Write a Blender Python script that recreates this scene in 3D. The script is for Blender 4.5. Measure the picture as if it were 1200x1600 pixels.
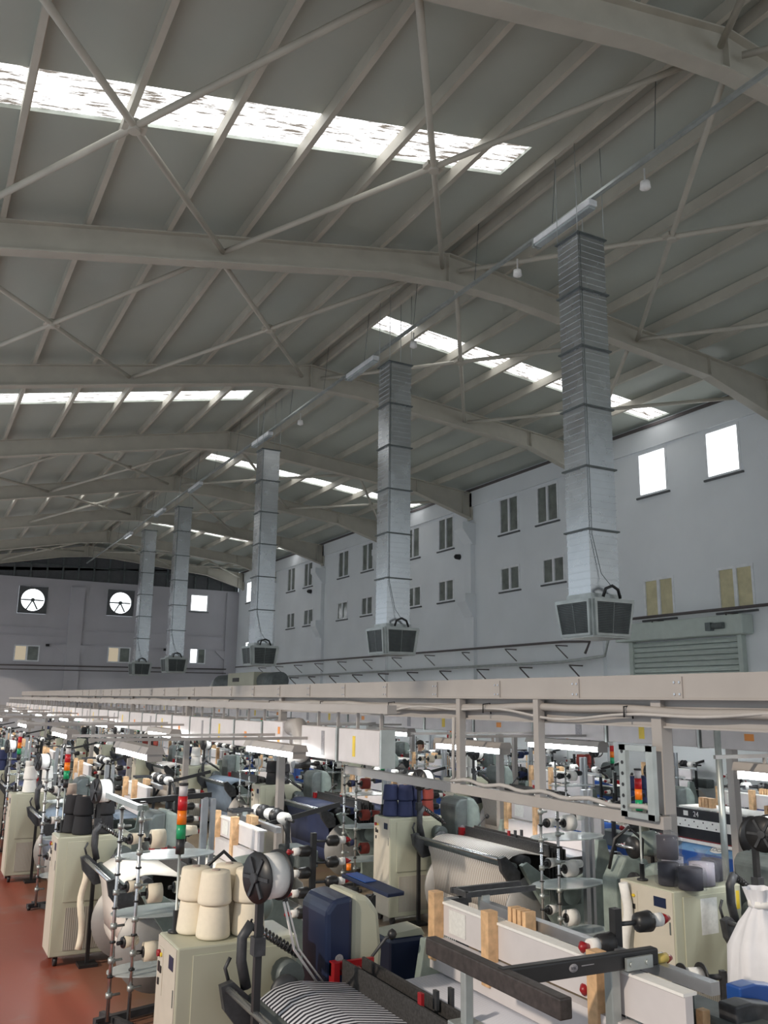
import bpy, math, random
from mathutils import Vector, Matrix
random.seed(7)
S = bpy.context.scene
COL = S.collection
for o in list(bpy.data.objects): bpy.data.objects.remove(o)

# ---------------------------------------------------------------- camera, world, exposure
F_PX, PITCH, YAW, ROLL, EYE = 1364.18, .2131, .4901, -.0131, 2.9
Rv = Vector((math.cos(YAW), -math.sin(YAW), 0)); Fh = Vector((math.sin(YAW), math.cos(YAW), 0)); Zv = Vector((0, 0, 1))
FW = Fh*math.cos(PITCH)+Zv*math.sin(PITCH); UP = -Fh*math.sin(PITCH)+Zv*math.cos(PITCH)
cr, sr = math.cos(ROLL), math.sin(ROLL)
R2 = Rv*cr-UP*sr; U2 = Rv*sr+UP*cr
cam = bpy.data.cameras.new('camera'); camo = bpy.data.objects.new('camera', cam); COL.objects.link(camo)
m = Matrix((R2, U2, -FW)).transposed().to_4x4(); m.translation = Vector((0, 0, EYE)); camo.matrix_world = m
cam.sensor_fit = 'VERTICAL'; cam.sensor_height = 24; cam.lens = 24*F_PX/1600; cam.clip_start = .05; cam.clip_end = 300
S.camera = camo

W = bpy.data.worlds.new('sky'); S.world = W; W.use_nodes = True
bg = W.node_tree.nodes['Background']; bg.inputs[0].default_value = (.85, .93, 1, 1); bg.inputs[1].default_value = .82
S.view_settings.view_transform = 'Standard'; S.view_settings.look = 'None'; S.view_settings.gamma = 1
S.view_settings.use_curve_mapping = False; S.view_settings.exposure = 0.0
SKYL, WINL, TUBEL = 3.8, 3.4, 26.0       # strengths of roof lights, lit windows, fluorescent tubes
sun = bpy.data.lights.new('sun', 'SUN'); sun.energy = 2.2; sun.angle = .03; sun.color = (1, .86, .7)
suno = bpy.data.objects.new('sun', sun); COL.objects.link(suno)
suno.rotation_euler = Vector((3.2, .9, -1.75)).to_track_quat('-Z', 'Y').to_euler()

# ---------------------------------------------------------------- materials
def nodes(name):
    m = bpy.data.materials.new(name); m.use_nodes = True; nt = m.node_tree
    return m, nt, nt.nodes['Principled BSDF']
def mat(name, c, rough=.6, metal=0, var=.12, scale=6, bump=0, alpha=1, trans=0, spec=None):
    m, nt, b = nodes(name)
    b.inputs['Roughness'].default_value = rough; b.inputs['Metallic'].default_value = metal
    if trans: b.inputs['Transmission Weight'].default_value = trans
    if alpha < 1: b.inputs['Alpha'].default_value = alpha
    if spec is not None: b.inputs['Specular IOR Level'].default_value = spec
    tc = nt.nodes.new('ShaderNodeTexCoord'); n = nt.nodes.new('ShaderNodeTexNoise'); n.inputs['Scale'].default_value = scale
    n.inputs['Detail'].default_value = 4; nt.links.new(tc.outputs['Object'], n.inputs['Vector'])
    r = nt.nodes.new('ShaderNodeMapRange'); r.inputs[1].default_value = .3; r.inputs[2].default_value = .7
    r.inputs[3].default_value = 1-var; r.inputs[4].default_value = 1+var*.5
    mx = nt.nodes.new('ShaderNodeVectorMath'); mx.operation = 'SCALE'; mx.inputs[0].default_value = c[:3]
    nt.links.new(n.outputs[0], r.inputs[0]); nt.links.new(r.outputs[0], mx.inputs['Scale']); nt.links.new(mx.outputs[0], b.inputs['Base Color'])
    if bump:
        bp = nt.nodes.new('ShaderNodeBump'); bp.inputs['Strength'].default_value = bump; nt.links.new(n.outputs[0], bp.inputs['Height']); nt.links.new(bp.outputs[0], b.inputs['Normal'])
    return m
def emit(name, c, s):
    m = bpy.data.materials.new(name); m.use_nodes = True; nt = m.node_tree; nt.nodes.clear()
    e = nt.nodes.new('ShaderNodeEmission'); e.inputs[0].default_value = (*c, 1); e.inputs[1].default_value = s
    o = nt.nodes.new('ShaderNodeOutputMaterial'); nt.links.new(e.outputs[0], o.inputs[0]); return m
def striped(name, c1, c2, period, axis=1, duty=.5, rough=.7, jitter=0):
    m, nt, b = nodes(name); b.inputs['Roughness'].default_value = rough
    tc = nt.nodes.new('ShaderNodeTexCoord'); sp = nt.nodes.new('ShaderNodeSeparateXYZ'); nt.links.new(tc.outputs['Object'], sp.inputs[0])
    d = nt.nodes.new('ShaderNodeMath'); d.operation = 'DIVIDE'; d.inputs[1].default_value = period; nt.links.new(sp.outputs[axis], d.inputs[0])
    fr = nt.nodes.new('ShaderNodeMath'); fr.operation = 'FRACT'; nt.links.new(d.outputs[0], fr.inputs[0])
    g = nt.nodes.new('ShaderNodeMath'); g.operation = 'GREATER_THAN'; g.inputs[1].default_value = duty; nt.links.new(fr.outputs[0], g.inputs[0])
    mx = nt.nodes.new('ShaderNodeMix'); mx.data_type = 'RGBA'; mx.inputs[6].default_value = (*c1, 1); mx.inputs[7].default_value = (*c2, 1)
    nt.links.new(g.outputs[0], mx.inputs[0]); nt.links.new(mx.outputs[2], b.inputs['Base Color']); return m

K = {}
K['roof'] = mat('roof sheet', (.45, .485, .435), .55, var=.06, scale=.6)
K['steel'] = mat('cream painted steel', (.50, .475, .405), .55, var=.12, scale=2)
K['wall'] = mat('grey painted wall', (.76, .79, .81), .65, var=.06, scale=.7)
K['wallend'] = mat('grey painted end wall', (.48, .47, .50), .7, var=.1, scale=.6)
K['band'] = mat('dark cladding', (.10, .105, .11), .6)
K['gantry'] = mat('warm white painted metal', (.36, .335, .32), .45, var=.06, scale=3)
K['box'] = mat('light grey enamel', (.60, .57, .58), .45, var=.05)
K['cab'] = mat('cream green enamel', (.47, .47, .365), .45, var=.08, scale=2)
K['cabside'] = mat('beige enamel', (.56, .52, .44), .5, var=.06)
K['vent'] = striped('vent slats', (.50, .47, .40), (.26, .24, .21), .022, 0)
K['black'] = mat('black plastic', (.02, .02, .022), .4, var=.3)
K['iron'] = mat('dark cast iron', (.06, .062, .068), .5, .3, var=.3, scale=20)
K['grey'] = mat('machine grey green', (.24, .29, .27), .5, var=.2, scale=9)
K['dgrey'] = mat('dark machine grey', (.12, .14, .14), .5, .2, var=.25, scale=9)
K['alu'] = mat('aluminium', (.55, .57, .60), .33, .85, var=.1)
K['chrome'] = mat('bright steel', (.62, .63, .65), .25, .9, var=.12, scale=14)
K['flange'] = mat('dull aluminium disc', (.34, .335, .33), .5, .35)
K['plate'] = mat('clear acrylic plate', (.50, .56, .57), .15, var=.15, scale=5, alpha=.86)
K['white'] = mat('white yarn', (.80, .79, .77), .8, var=.05, scale=30)
K['cream'] = mat('cream yarn', (.78, .70, .56), .85, var=.04, scale=30)
K['blackyarn'] = mat('black yarn', (.018, .018, .022), .85)
K['navyyarn'] = mat('navy yarn', (.03, .04, .11), .85)
K['redyarn'] = mat('brick red yarn', (.22, .035, .025), .85)
K['taupe'] = mat('taupe yarn', (.42, .34, .29), .85)
K['red'] = mat('red plastic', (.30, .01, .015), .35)
K['amber'] = mat('amber lens', (.85, .20, .01), .3)
K['green'] = mat('green lens', (.01, .30, .12), .3)
K['rlens'] = mat('red lens', (.55, .015, .02), .3)
K['yellow'] = mat('yellow sticker', (.75, .55, .05), .5)
K['orange'] = mat('orange sticker', (.75, .28, .06), .5)
K['gsticker'] = mat('grey sticker', (.30, .29, .31), .5, var=.3, scale=60)
K['blue'] = mat('blue enamel', (.02, .08, .32), .35)
K['lblue'] = mat('pale blue enamel', (.16, .32, .55), .4)
K['navy'] = mat('navy plastic', (.008, .017, .055), .4)
K['wood'] = mat('pale wood', (.66, .42, .23), .6, var=.25, scale=18)
K['paper'] = mat('printed paper', (.72, .72, .70), .7, var=.1, scale=40)
K['brown'] = mat('dark brown steel', (.055, .045, .042), .45, .2, var=.4, scale=30)
K['harness'] = mat('dusty black slats', (.04, .038, .038), .75, var=.5, scale=60)
K['galv'] = mat('galvanised post', (.45, .48, .47), .4, .6, var=.15)
K['glass'] = mat('dull window glass', (.20, .22, .20), .12, var=.35, scale=3)
K['blind'] = mat('yellow blind behind glass', (.62, .56, .34), .35, var=.15, scale=5)
K['wframe'] = mat('white window frame', (.80, .82, .84), .4)
K['shut'] = mat('pale green shutter', (.48, .54, .50), .5, var=.06)
K['pipe'] = mat('dark pipe', (.10, .085, .085), .5)
K['bag'] = mat('clear plastic bag', (.30, .31, .35), .12, var=.25, scale=12, alpha=.15, bump=.5)
K['wbag'] = mat('white sack', (.72, .72, .76), .6, var=.06, scale=9, bump=.2)
K['skin'] = mat('skin', (.52, .30, .22), .6); K['hair'] = mat('dark hair', (.03, .025, .02), .7)
K['shirt'] = mat('pale blue shirt', (.42, .50, .56), .8); K['trousers'] = mat('dark trousers', (.05, .055, .07), .8)
K['tube'] = emit('fluorescent tube', (.96, 1, 1), TUBEL)
K['lit'] = emit('daylit pane', (.93, .97, 1), WINL)
K['litw'] = emit('daylit blind', (1, .85, .62), .45)
K['cool'] = mat('grey cable', (.45, .43, .42), .5)
# stripes of warp sheets
K['w_bw'] = striped('black and white striped warp', (.015, .015, .03), (.80, .80, .86), .044, 1, .5)
K['w_wb'] = striped('white warp with faint blue lines', (.45, .48, .60), (.80, .81, .88), .014, 1, .3)
K['w_white'] = mat('white warp', (.82, .78, .72), .8, var=.03)
K['w_beige'] = striped('beige warp with pale lines', (.34, .29, .25), (.66, .64, .62), .04, 1, .5)
K['w_navy'] = mat('navy warp', (.025, .035, .09), .6)
K['w_slate'] = mat('slate blue warp', (.16, .21, .28), .6)

def galv_duct():
    m, nt, b = nodes('galvanised duct'); b.inputs['Metallic'].default_value = .9
    tc = nt.nodes.new('ShaderNodeTexCoord'); sp = nt.nodes.new('ShaderNodeSeparateXYZ'); nt.links.new(tc.outputs['Object'], sp.inputs[0])
    n = nt.nodes.new('ShaderNodeTexNoise'); n.inputs['Scale'].default_value = 2.5; n.inputs['Detail'].default_value = 5; nt.links.new(tc.outputs['Object'], n.inputs['Vector'])
    r = nt.nodes.new('ShaderNodeMapRange'); r.inputs[3].default_value = .50; r.inputs[4].default_value = .78; nt.links.new(n.outputs[0], r.inputs[0])
    cmb = nt.nodes.new('ShaderNodeCombineColor')
    for i, k in enumerate((.95, 1, 1.04)):
        q = nt.nodes.new('ShaderNodeMath'); q.operation = 'MULTIPLY'; q.inputs[1].default_value = k; nt.links.new(r.outputs[0], q.inputs[0]); nt.links.new(q.outputs[0], cmb.inputs[i])
    nt.links.new(cmb.outputs[0], b.inputs['Base Color'])
    r2 = nt.nodes.new('ShaderNodeMapRange'); r2.inputs[3].default_value = .16; r2.inputs[4].default_value = .38; nt.links.new(n.outputs[0], r2.inputs[0]); nt.links.new(r2.outputs[0], b.inputs['Roughness'])
    return m
K['duct'] = galv_duct()

def skylight_mat():
    m = bpy.data.materials.new('dirty roof light'); m.use_nodes = True; nt = m.node_tree; nt.nodes.clear()
    tc = nt.nodes.new('ShaderNodeTexCoord'); mp = nt.nodes.new('ShaderNodeMapping'); mp.inputs['Scale'].default_value = (1.3, 9, 1)
    n = nt.nodes.new('ShaderNodeTexNoise'); n.inputs['Scale'].default_value = 1.6; n.inputs['Detail'].default_value = 6; n.inputs['Roughness'].default_value = .7
    nt.links.new(tc.outputs['Object'], mp.inputs[0]); nt.links.new(mp.outputs[0], n.inputs['Vector'])
    r = nt.nodes.new('ShaderNodeValToRGB'); r.color_ramp.elements[0].position = .41; r.color_ramp.elements[0].color = (.07, .06, .05, 1)
    r.color_ramp.elements[1].position = .57; r.color_ramp.elements[1].color = (1, 1, 1, 1)
    e = nt.nodes.new('ShaderNodeEmission'); e.inputs[1].default_value = SKYL
    o = nt.nodes.new('ShaderNodeOutputMaterial')
    nt.links.new(n.outputs[0], r.inputs[0]); nt.links.new(r.outputs[0], e.inputs[0]); nt.links.new(e.outputs[0], o.inputs[0]); return m
K['skyl'] = skylight_mat()

def floor_mat():
    m, nt, b = nodes('painted red floor')
    tc = nt.nodes.new('ShaderNodeTexCoord'); sp = nt.nodes.new('ShaderNodeSeparateXYZ'); nt.links.new(tc.outputs['Object'], sp.inputs[0])
    n = nt.nodes.new('ShaderNodeTexNoise'); n.inputs['Scale'].default_value = 1.4; n.inputs['Detail'].default_value = 8; nt.links.new(tc.outputs['Object'], n.inputs['Vector'])
    a = nt.nodes.new('ShaderNodeMath'); a.operation = 'MULTIPLY_ADD'; a.inputs[1].default_value = .5; nt.links.new(n.outputs[0], a.inputs[0]); nt.links.new(sp.outputs[0], a.inputs[2])
    r = nt.nodes.new('ShaderNodeMapRange'); r.inputs[1].default_value = 2.0; r.inputs[2].default_value = 2.9; nt.links.new(a.outputs[0], r.inputs[0])
    rp = nt.nodes.new('ShaderNodeValToRGB'); rp.color_ramp.elements[0].color = (.27, .055, .03, 1); rp.color_ramp.elements[1].color = (.22, .165, .11, 1)
    nt.links.new(r.outputs[0], rp.inputs[0])
    r2 = nt.nodes.new('ShaderNodeMapRange'); r2.inputs[1].default_value = .58; r2.inputs[2].default_value = .75; nt.links.new(n.outputs[0], r2.inputs[0])
    mx = nt.nodes.new('ShaderNodeMix'); mx.data_type = 'RGBA'; mx.inputs[7].default_value = (.24, .15, .13, 1); nt.links.new(r2.outputs[0], mx.inputs[0]); nt.links.new(rp.outputs[0], mx.inputs[6])
    nt.links.new(mx.outputs[2], b.inputs['Base Color'])
    b.inputs['Roughness'].default_value = .38; return m
K['floor'] = floor_mat()

# ---------------------------------------------------------------- mesh builder
class MB:
    def __init__(s): s.v = []; s.f = []; s.sm = []; s.mi = []; s.cur = 0
    def m(s, i): s.cur = i; return s
    def _f(s, f, sm=False): s.f.append(f); s.sm.append(sm); s.mi.append(s.cur)
    def box(s, x0, x1, y0, y1, z0, z1):
        b = len(s.v); s.v += [(x, y, z) for z in (z0, z1) for y in (y0, y1) for x in (x0, x1)]
        for f in ((0, 2, 3, 1), (4, 5, 7, 6), (0, 1, 5, 4), (2, 6, 7, 3), (0, 4, 6, 2), (1, 3, 7, 5)): s._f([b+i for i in f])
        return s
    def bar(s, p, q, w, h, up=(0, 0, 1)):
        p, q = Vector(p), Vector(q); d = (q-p).normalized(); u = Vector(up)
        if abs(d.dot(u)) > .98: u = Vector((1, 0, 0))
        a = d.cross(u).normalized()*w/2; c = a.cross(d).normalized()*h/2; b = len(s.v)
        for e in (p, q): s.v += [tuple(e-a-c), tuple(e+a-c), tuple(e+a+c), tuple(e-a+c)]
        for f in ((0, 3, 2, 1), (4, 5, 6, 7), (0, 1, 5, 4), (1, 2, 6, 5), (2, 3, 7, 6), (3, 0, 4, 7)): s._f([b+i for i in f])
        return s
    def cyl(s, p, q, r0, r1=None, n=12, caps=True):
        r1 = r0 if r1 is None else r1
        p, q = Vector(p), Vector(q); d = (q-p).normalized(); u = Vector((0, 0, 1)) if abs(d.z) < .9 else Vector((1, 0, 0))
        a = d.cross(u).normalized(); c = d.cross(a); b = len(s.v)
        for e, r in ((p, r0), (q, r1)):
            for i in range(n): t = 2*math.pi*i/n; s.v.append(tuple(e+(a*math.cos(t)+c*math.sin(t))*r))
        for i in range(n): j = (i+1) % n; s._f([b+i, b+j, b+n+j, b+n+i], True)
        if caps: s._f([b+n-1-i for i in range(n)]); s._f([b+n+i for i in range(n)])
        return s
    def tube(s, pts, r, n=8):
        P = [Vector(p) for p in pts]; b0 = len(s.v); prev = None
        for k, p in enumerate(P):
            d = (P[min(k+1, len(P)-1)]-P[max(k-1, 0)]).normalized()
            if prev is None: u = Vector((0, 0, 1)) if abs(d.z) < .9 else Vector((1, 0, 0)); a = d.cross(u).normalized()
            else: a = (prev-d*prev.dot(d)).normalized()
            prev = a; c = d.cross(a)
            for i in range(n): t = 2*math.pi*i/n; s.v.append(tuple(p+(a*math.cos(t)+c*math.sin(t))*r))
        for k in range(len(P)-1):
            for i in range(n): j = (i+1) % n; s._f([b0+k*n+i, b0+k*n+j, b0+(k+1)*n+j, b0+(k+1)*n+i], True)
        s._f([b0+n-1-i for i in range(n)]); s._f([b0+(len(P)-1)*n+i for i in range(n)]); return s
    def lathe(s, prof, o=(0, 0, 0), ax='z', n=16):
        b = len(s.v); o = Vector(o)
        for r, h in prof:
            for i in range(n):
                t = 2*math.pi*i/n; x, y = r*math.cos(t), r*math.sin(t)
                s.v.append(tuple(o+Vector({'z': (x, y, h), 'y': (x, h, y), 'x': (h, x, y)}[ax])))
        for k in range(len(prof)-1):
            for i in range(n): j = (i+1) % n; s._f([b+k*n+i, b+k*n+j, b+(k+1)*n+j, b+(k+1)*n+i], True)
        s._f([b+n-1-i for i in range(n)]); s._f([b+(len(prof)-1)*n+i for i in range(n)]); return s
    def prism(s, poly, a, c, ax='y', sm=False):
        b = len(s.v); n = len(poly)
        for h in (a, c):
            for (p, q) in poly: s.v.append({'y': (p, h, q), 'x': (h, p, q), 'z': (p, q, h)}[ax])
        s._f([b+i for i in range(n)]); s._f([b+n+n-1-i for i in range(n)])
        for i in range(n): j = (i+1) % n; s._f([b+i, b+n+i, b+n+j, b+j], sm)
        return s
    def sheet(s, prof, y0, y1, th=.006):
        n = len(prof); up = [(x, z) for x, z in prof]; lo = []
        for k, (x, z) in enumerate(prof):
            x2, z2 = prof[min(k+1, n-1)]; x1, z1 = prof[max(k-1, 0)]; d = math.hypot(x2-x1, z2-z1) or 1
            lo.append((x+(z2-z1)/d*th, z-(x2-x1)/d*th))
        b = len(s.v)
        for L in (up, lo):
            for y in (y0, y1): s.v += [(x, y, z) for x, z in L]
        for k in range(n-1):
            s._f([b+k, b+k+1, b+n+k+1, b+n+k], True); s._f([b+2*n+k, b+3*n+k, b+3*n+k+1, b+2*n+k+1], True)
            s._f([b+k, b+2*n+k, b+2*n+k+1, b+k+1]); s._f([b+n+k, b+n+k+1, b+3*n+k+1, b+3*n+k])
        s._f([b, b+n, b+3*n, b+2*n]); s._f([b+n-1, b+3*n-1, b+4*n-1, b+2*n-1]); return s
    def build(s, name, mats, parent=None, loc=(0, 0, 0), rz=0, bevel=0, kind=None):
        me = bpy.data.meshes.new(name); me.from_pydata(s.v, [], s.f)
        for q in (mats if isinstance(mats, (list, tuple)) else [mats]): me.materials.append(q)
        me.polygons.foreach_set('use_smooth', s.sm); me.polygons.foreach_set('material_index', s.mi); me.update()
        o = bpy.data.objects.new(name, me); COL.objects.link(o); o.location = loc; o.rotation_euler.z = rz
        if parent: o.parent = parent
        if bevel: b = o.modifiers.new('bevel', 'BEVEL'); b.width = bevel; b.segments = 2; b.limit_method = 'ANGLE'
        if kind: o['kind'] = kind
        return o
def tag(o, label, cat, group=None, kind=None):
    o['label'] = label; o['category'] = cat
    if group: o['group'] = group
    if kind: o['kind'] = kind
    return o
def thing(name, loc=(0, 0, 0), rz=0):
    o = bpy.data.objects.new(name, None); o.empty_display_size = .1; COL.objects.link(o); o.location = loc; o.rotation_euler.z = rz; return o
def dup(o, loc, rz=None, parent=None):
    c = o.copy(); COL.objects.link(c)
    if parent: c.parent = parent
    else:
        c.location = loc
        if rz is not None: c.rotation_euler.z = rz
    for ch in o.children: dup(ch, None, None, c)
    return c
def text(s, size, mtl, parent, loc, rot, name='lettering', ext=.001):
    cu = bpy.data.curves.new(name, 'FONT'); cu.body = s; cu.size = size; cu.align_x = 'CENTER'; cu.align_y = 'CENTER'; cu.extrude = ext
    cu.materials.append(mtl); o = bpy.data.objects.new(name, cu); COL.objects.link(o)
    dg = bpy.context.evaluated_depsgraph_get(); me = bpy.data.meshes.new_from_object(o.evaluated_get(dg)); bpy.data.objects.remove(o)
    o = bpy.data.objects.new(name, me); COL.objects.link(o); o.parent = parent; o.location = loc; o.rotation_euler = rot; return o
ORD = ['first', 'second', 'third', 'fourth', 'fifth', 'sixth', 'seventh', 'eighth', 'ninth', 'tenth', 'eleventh', 'twelfth', 'thirteenth', 'fourteenth', 'fifteenth']
def at(px, py, ax, val):
    d = R2*((px-600)/F_PX)+U2*((800-py)/F_PX)+FW
    i = 'XYZ'.index(ax); o = Vector((0, 0, EYE)); return o+d*((val-o[i])/d[i])

# ---------------------------------------------------------------- building shell
XR, ZR, XW = 7.57, 10.39, 16.08
ML, MR = .198, .095
YE = 47.6
def zc(x): return ZR-ML*(XR-x) if x < XR else ZR-MR*(x-XR)      # centre line of the rafters
def zroof(x): return zc(x)+.40
X0L = -4.0
fl = MB().box(-2.2, 17, -8, YE+.4, -.2, 0).build('floor', K['floor'], kind='structure')

SKL = [(8.85, 9.62), (20.45, 21.3), (32.2, 33.2)]
SKR = [(14.95, 15.65), (27.0, 27.75), (38.75, 39.4)]
def roof(name, xa, xb, holes, slopefn):
    b = MB(); ys = [-4]+[v for h in holes for v in h[:2]]+[YE]
    hx = sorted({xa, xb}|{h[2] for h in holes}|{h[3] for h in holes})
    for i in range(len(ys)-1):
        for j in range(len(hx)-1):
            y0, y1, x0, x1 = ys[i], ys[i+1], hx[j], hx[j+1]
            if any(abs(h[0]-y0) < .01 and h[2] <= x0+.01 and x1 <= h[3]+.01 for h in holes): continue
            k = len(b.v)
            for dz in (0, .12): b.v += [(x0, y0, zroof(x0)+dz), (x1, y0, zroof(x1)+dz), (x1, y1, zroof(x1)+dz), (x0, y1, zroof(x0)+dz)]
            for f in ((0, 1, 2, 3), (7, 6, 5, 4), (0, 4, 5, 1), (1, 5, 6, 2), (2, 6, 7, 3), (3, 7, 4, 0)): b._f([k+q for q in f])
    return b.build(name, K['roof'], kind='structure')
roof('ceiling', X0L, XR, [(a, b, -1.6, 7.05) for a, b in SKL], None)
roof('ceiling', XR, XW+.1, [(a, b, 7.95, 16.0) for a, b in SKR], None)
wn = 0
for side, L, xa, xb in (('left', SKL, -1.6, 7.05), ('right', SKR, 7.95, 16.0)):
    for (a, c) in L:
        wn += 1; b = MB(); n = 24
        for i in range(n):
            x0, x1 = xa+(xb-xa)*i/n, xa+(xb-xa)*(i+1)/n; k = len(b.v)
            for dz in (.05, .07): b.v += [(x0, a, zroof(x0)+dz), (x1, a, zroof(x1)+dz), (x1, c, zroof(x1)+dz), (x0, c, zroof(x0)+dz)]
            for f in ((0, 3, 2, 1), (4, 5, 6, 7)): b._f([k+q for q in f])
        b.build('window_%d' % wn, K['skyl'], kind='structure')

# right wall with window openings
UP_Y = [(13.0, 14.0), (15.2, 16.2), (19.4, 20.4), (21.3, 22.3), (25.0, 26.0), (27.3, 28.3), (31.0, 32.0), (33.25, 34.3), (37.1, 38.1), (39.2, 40.2), (45.0, 46.2)]
MID_Y = [(19.2, 20.2), (21.3, 22.3), (25.0, 26.0), (27.2, 28.2), (31.0, 32.0), (33.3, 34.3), (36.9, 38.0), (39.1, 40.1)]
LOW_Y = [(12.9, 13.9), (15.2, 16.2), (44.8, 46.0)]
holes = [(a, b, 8.08, 9.25, 'u') for a, b in UP_Y]+[(a, b, 6.27, 7.04, 'm') for a, b in MID_Y]+[(a, b, 4.95, 5.97, 'l') for a, b in LOW_Y]
ZT = zroof(XW)-.02
def wall_with_holes(name, u0, u1, z0, z1, holes, place, mtl, depth=.22):
    us = sorted({u0, u1}|{h[0] for h in holes}|{h[1] for h in holes}); zs = sorted({z0, z1}|{h[2] for h in holes}|{h[3] for h in holes}); b = MB()
    def q(p): k = len(b.v); b.v += [place(*t) for t in p]; b._f([k, k+1, k+2, k+3])
    for i in range(len(us)-1):
        for j in range(len(zs)-1):
            a, c, e, g = us[i], us[i+1], zs[j], zs[j+1]
            if any(h[0] <= a+1e-6 and c <= h[1]+1e-6 and h[2] <= e+1e-6 and g <= h[3]+1e-6 for h in holes): continue
            q([(a, e, 0), (c, e, 0), (c, g, 0), (a, g, 0)]); q([(a, e, depth), (a, g, depth), (c, g, depth), (c, e, depth)])
    for h in holes:
        a, c, e, g = h[:4]
        q([(a, e, 0), (a, g, 0), (a, g, depth), (a, e, depth)]); q([(c, e, 0), (c, e, depth), (c, g, depth), (c, g, 0)])
        q([(a, e, 0), (a, e, depth), (c, e, depth), (c, e, 0)]); q([(a, g, 0), (c, g, 0), (c, g, depth), (a, g, depth)])
    return b.build(name, mtl, kind='structure')
wall_with_holes('wall_right', -4, YE, 0, ZT, holes, lambda u, z, d: (XW+d, u, z), K['wall'])
EH = [(13.33, 14.33, 7.6, 8.55, 'u'), (4.55, 5.75, 4.62, 5.42, 'e'), (9.1, 10.28, 4.68, 5.5, 'e'), (13.45, 14.35, 4.75, 5.6, 'e'), (4.5, 5.9, 7.0, 8.4, 'f'), (8.87, 10.27, 7.12, 8.52, 'f')]
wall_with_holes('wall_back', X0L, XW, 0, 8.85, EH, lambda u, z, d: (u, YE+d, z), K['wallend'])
def win(place, a, c, e, g, pane_mats, sill=True, frame=K['wframe'], mull=True):
    global wn; wn += 1
    t = thing('window_%d' % wn); t['kind'] = 'structure'
    def bx(b, u0, u1, z0, z1, d0, d1):
        P, Q = place(u0, z0, d0), place(u1, z1, d1)
        b.box(*[f(P[i], Q[i]) for i in range(3) for f in (min, max)])
    fr = MB(); w = .06
    bx(fr, a, a+w, e, g, -.015, .05); bx(fr, c-w, c, e, g, -.015, .05); bx(fr, a+w, c-w, e, e+w, -.015, .05); bx(fr, a+w, c-w, g-w, g, -.015, .05)
    mid = (a+c)/2
    if mull: bx(fr, mid-.045, mid+.045, e+w, g-w, -.02, .05)
    fr.build('window_frame', frame, t)
    for k, (u0, u1) in enumerate(((a+w, mid-.04), (mid+.04, c-w)) if mull else ((a+w, c-w),)):
        p = MB(); bx(p, u0, u1, e+w, g-w, .02, .035); p.build('window_pane', pane_mats[k % len(pane_mats)], t)
    if sill: s_ = MB(); bx(s_, a-.06, c+.06, e-.045, e, -.05, .05); s_.build('window_sill', K['band'], t)
WR = lambda u, z, d: (XW+d, u, z)
for (a, c, e, g, k) in holes:
    lit = (k == 'u' and (a < 16 or a > 44)) or (k == 'l' and a > 40)
    win(WR, a, c, e, g, [K['lit']] if lit else ([K['blind']] if k == 'l' else [K['glass']]), mull=not (lit and k == 'u'))
WE = lambda u, z, d: (u, YE+d, z)
for (a, c, e, g, k) in EH:
    if k == 'u': win(WE, a, c, e, g, [K['lit']], mull=False)
    if k == 'e': win(WE, a, c, e, g, [K['litw'], K['glass']] if a < 13 else [K['lit'], K['glass']], sill=False)

# wall columns with brackets, ledge under the eaves, cladding band above end wall
for k in range(1, 8):
    y = 6*k-.07
    if k < 2: continue
    b = MB(); b.box(XW-.12, XW, y-.28, y+.28, 0, 5.6); b.box(XW-.16, XW, y-.2, y+.2, 5.6, 8.7)
    b.prism([(XW, 5.6), (XW-.12, 5.6), (XW-.42, 6.1), (XW-.42, 6.35), (XW, 6.35)], y-.26, y+.26)
    b.prism([(XW, 8.0), (XW-.12, 8.0), (XW-.5, 8.5), (XW-.5, 8.72), (XW, 8.72)], y-.26, y+.26)
    b.build('trim_%d' % k, K['wall'], kind='structure')
b = MB().box(XW-.06, XW, -4, YE, 9.30, ZT-.12).build('trim_20', K['wall'], kind='structure')
MB().box(XW-.10, XW-.06, -4, YE, ZT-.14, ZT-.06).build('trim_21', K['pipe'], kind='structure')
for i, x in enumerate((7.35, -.6, 15.75)):
    b = MB(); b.box(x-.35, x+.35, YE-.14, YE, 0, 8.5 if i != 2 else 8.75)
    for sx in (-1, 1): b.prism([(x+sx*.35, 5.0), (x+sx*.35, 5.5), (x+sx*.9, 5.5), (x+sx*.6, 5.2)], YE-.12, YE)
    b.build('trim_%d' % (30+i), K['wallend'], kind='structure')
b = MB()
for z0, z1, xa, xb in ((6.28, 6.33, -3, 7), (6.28, 6.33, 7.8, 15.4), (5.86, 5.92, -3, 7), (5.55, 5.6, 7.8, 15.4), (3.9, 3.98, -3, 15.4)): b.box(xa, xb, YE-.05, YE, z0, z1)
b.build('trim_34', K['wallend'], kind='structure')
b = MB(); x = X0L
b.prism([(X0L, 8.85), (XW, 8.85), (XW, zroof(XW)+.06), (XR, zroof(XR)+.06), (X0L, zroof(X0L)+.06)], YE+.1, YE+.2)
b.m(1)
for i in range(26): x = X0L+.4+i*.78; b.box(x-.04, x+.04, YE+.02, YE+.1, 8.85, zroof(x)-.12)
b.box(X0L, XW, YE+.02, YE+.1, 9.55, 9.6)
b.build('wall_back_band', [K['band'], K['dgrey']], kind='structure').name = 'wall_back_upper'

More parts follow.
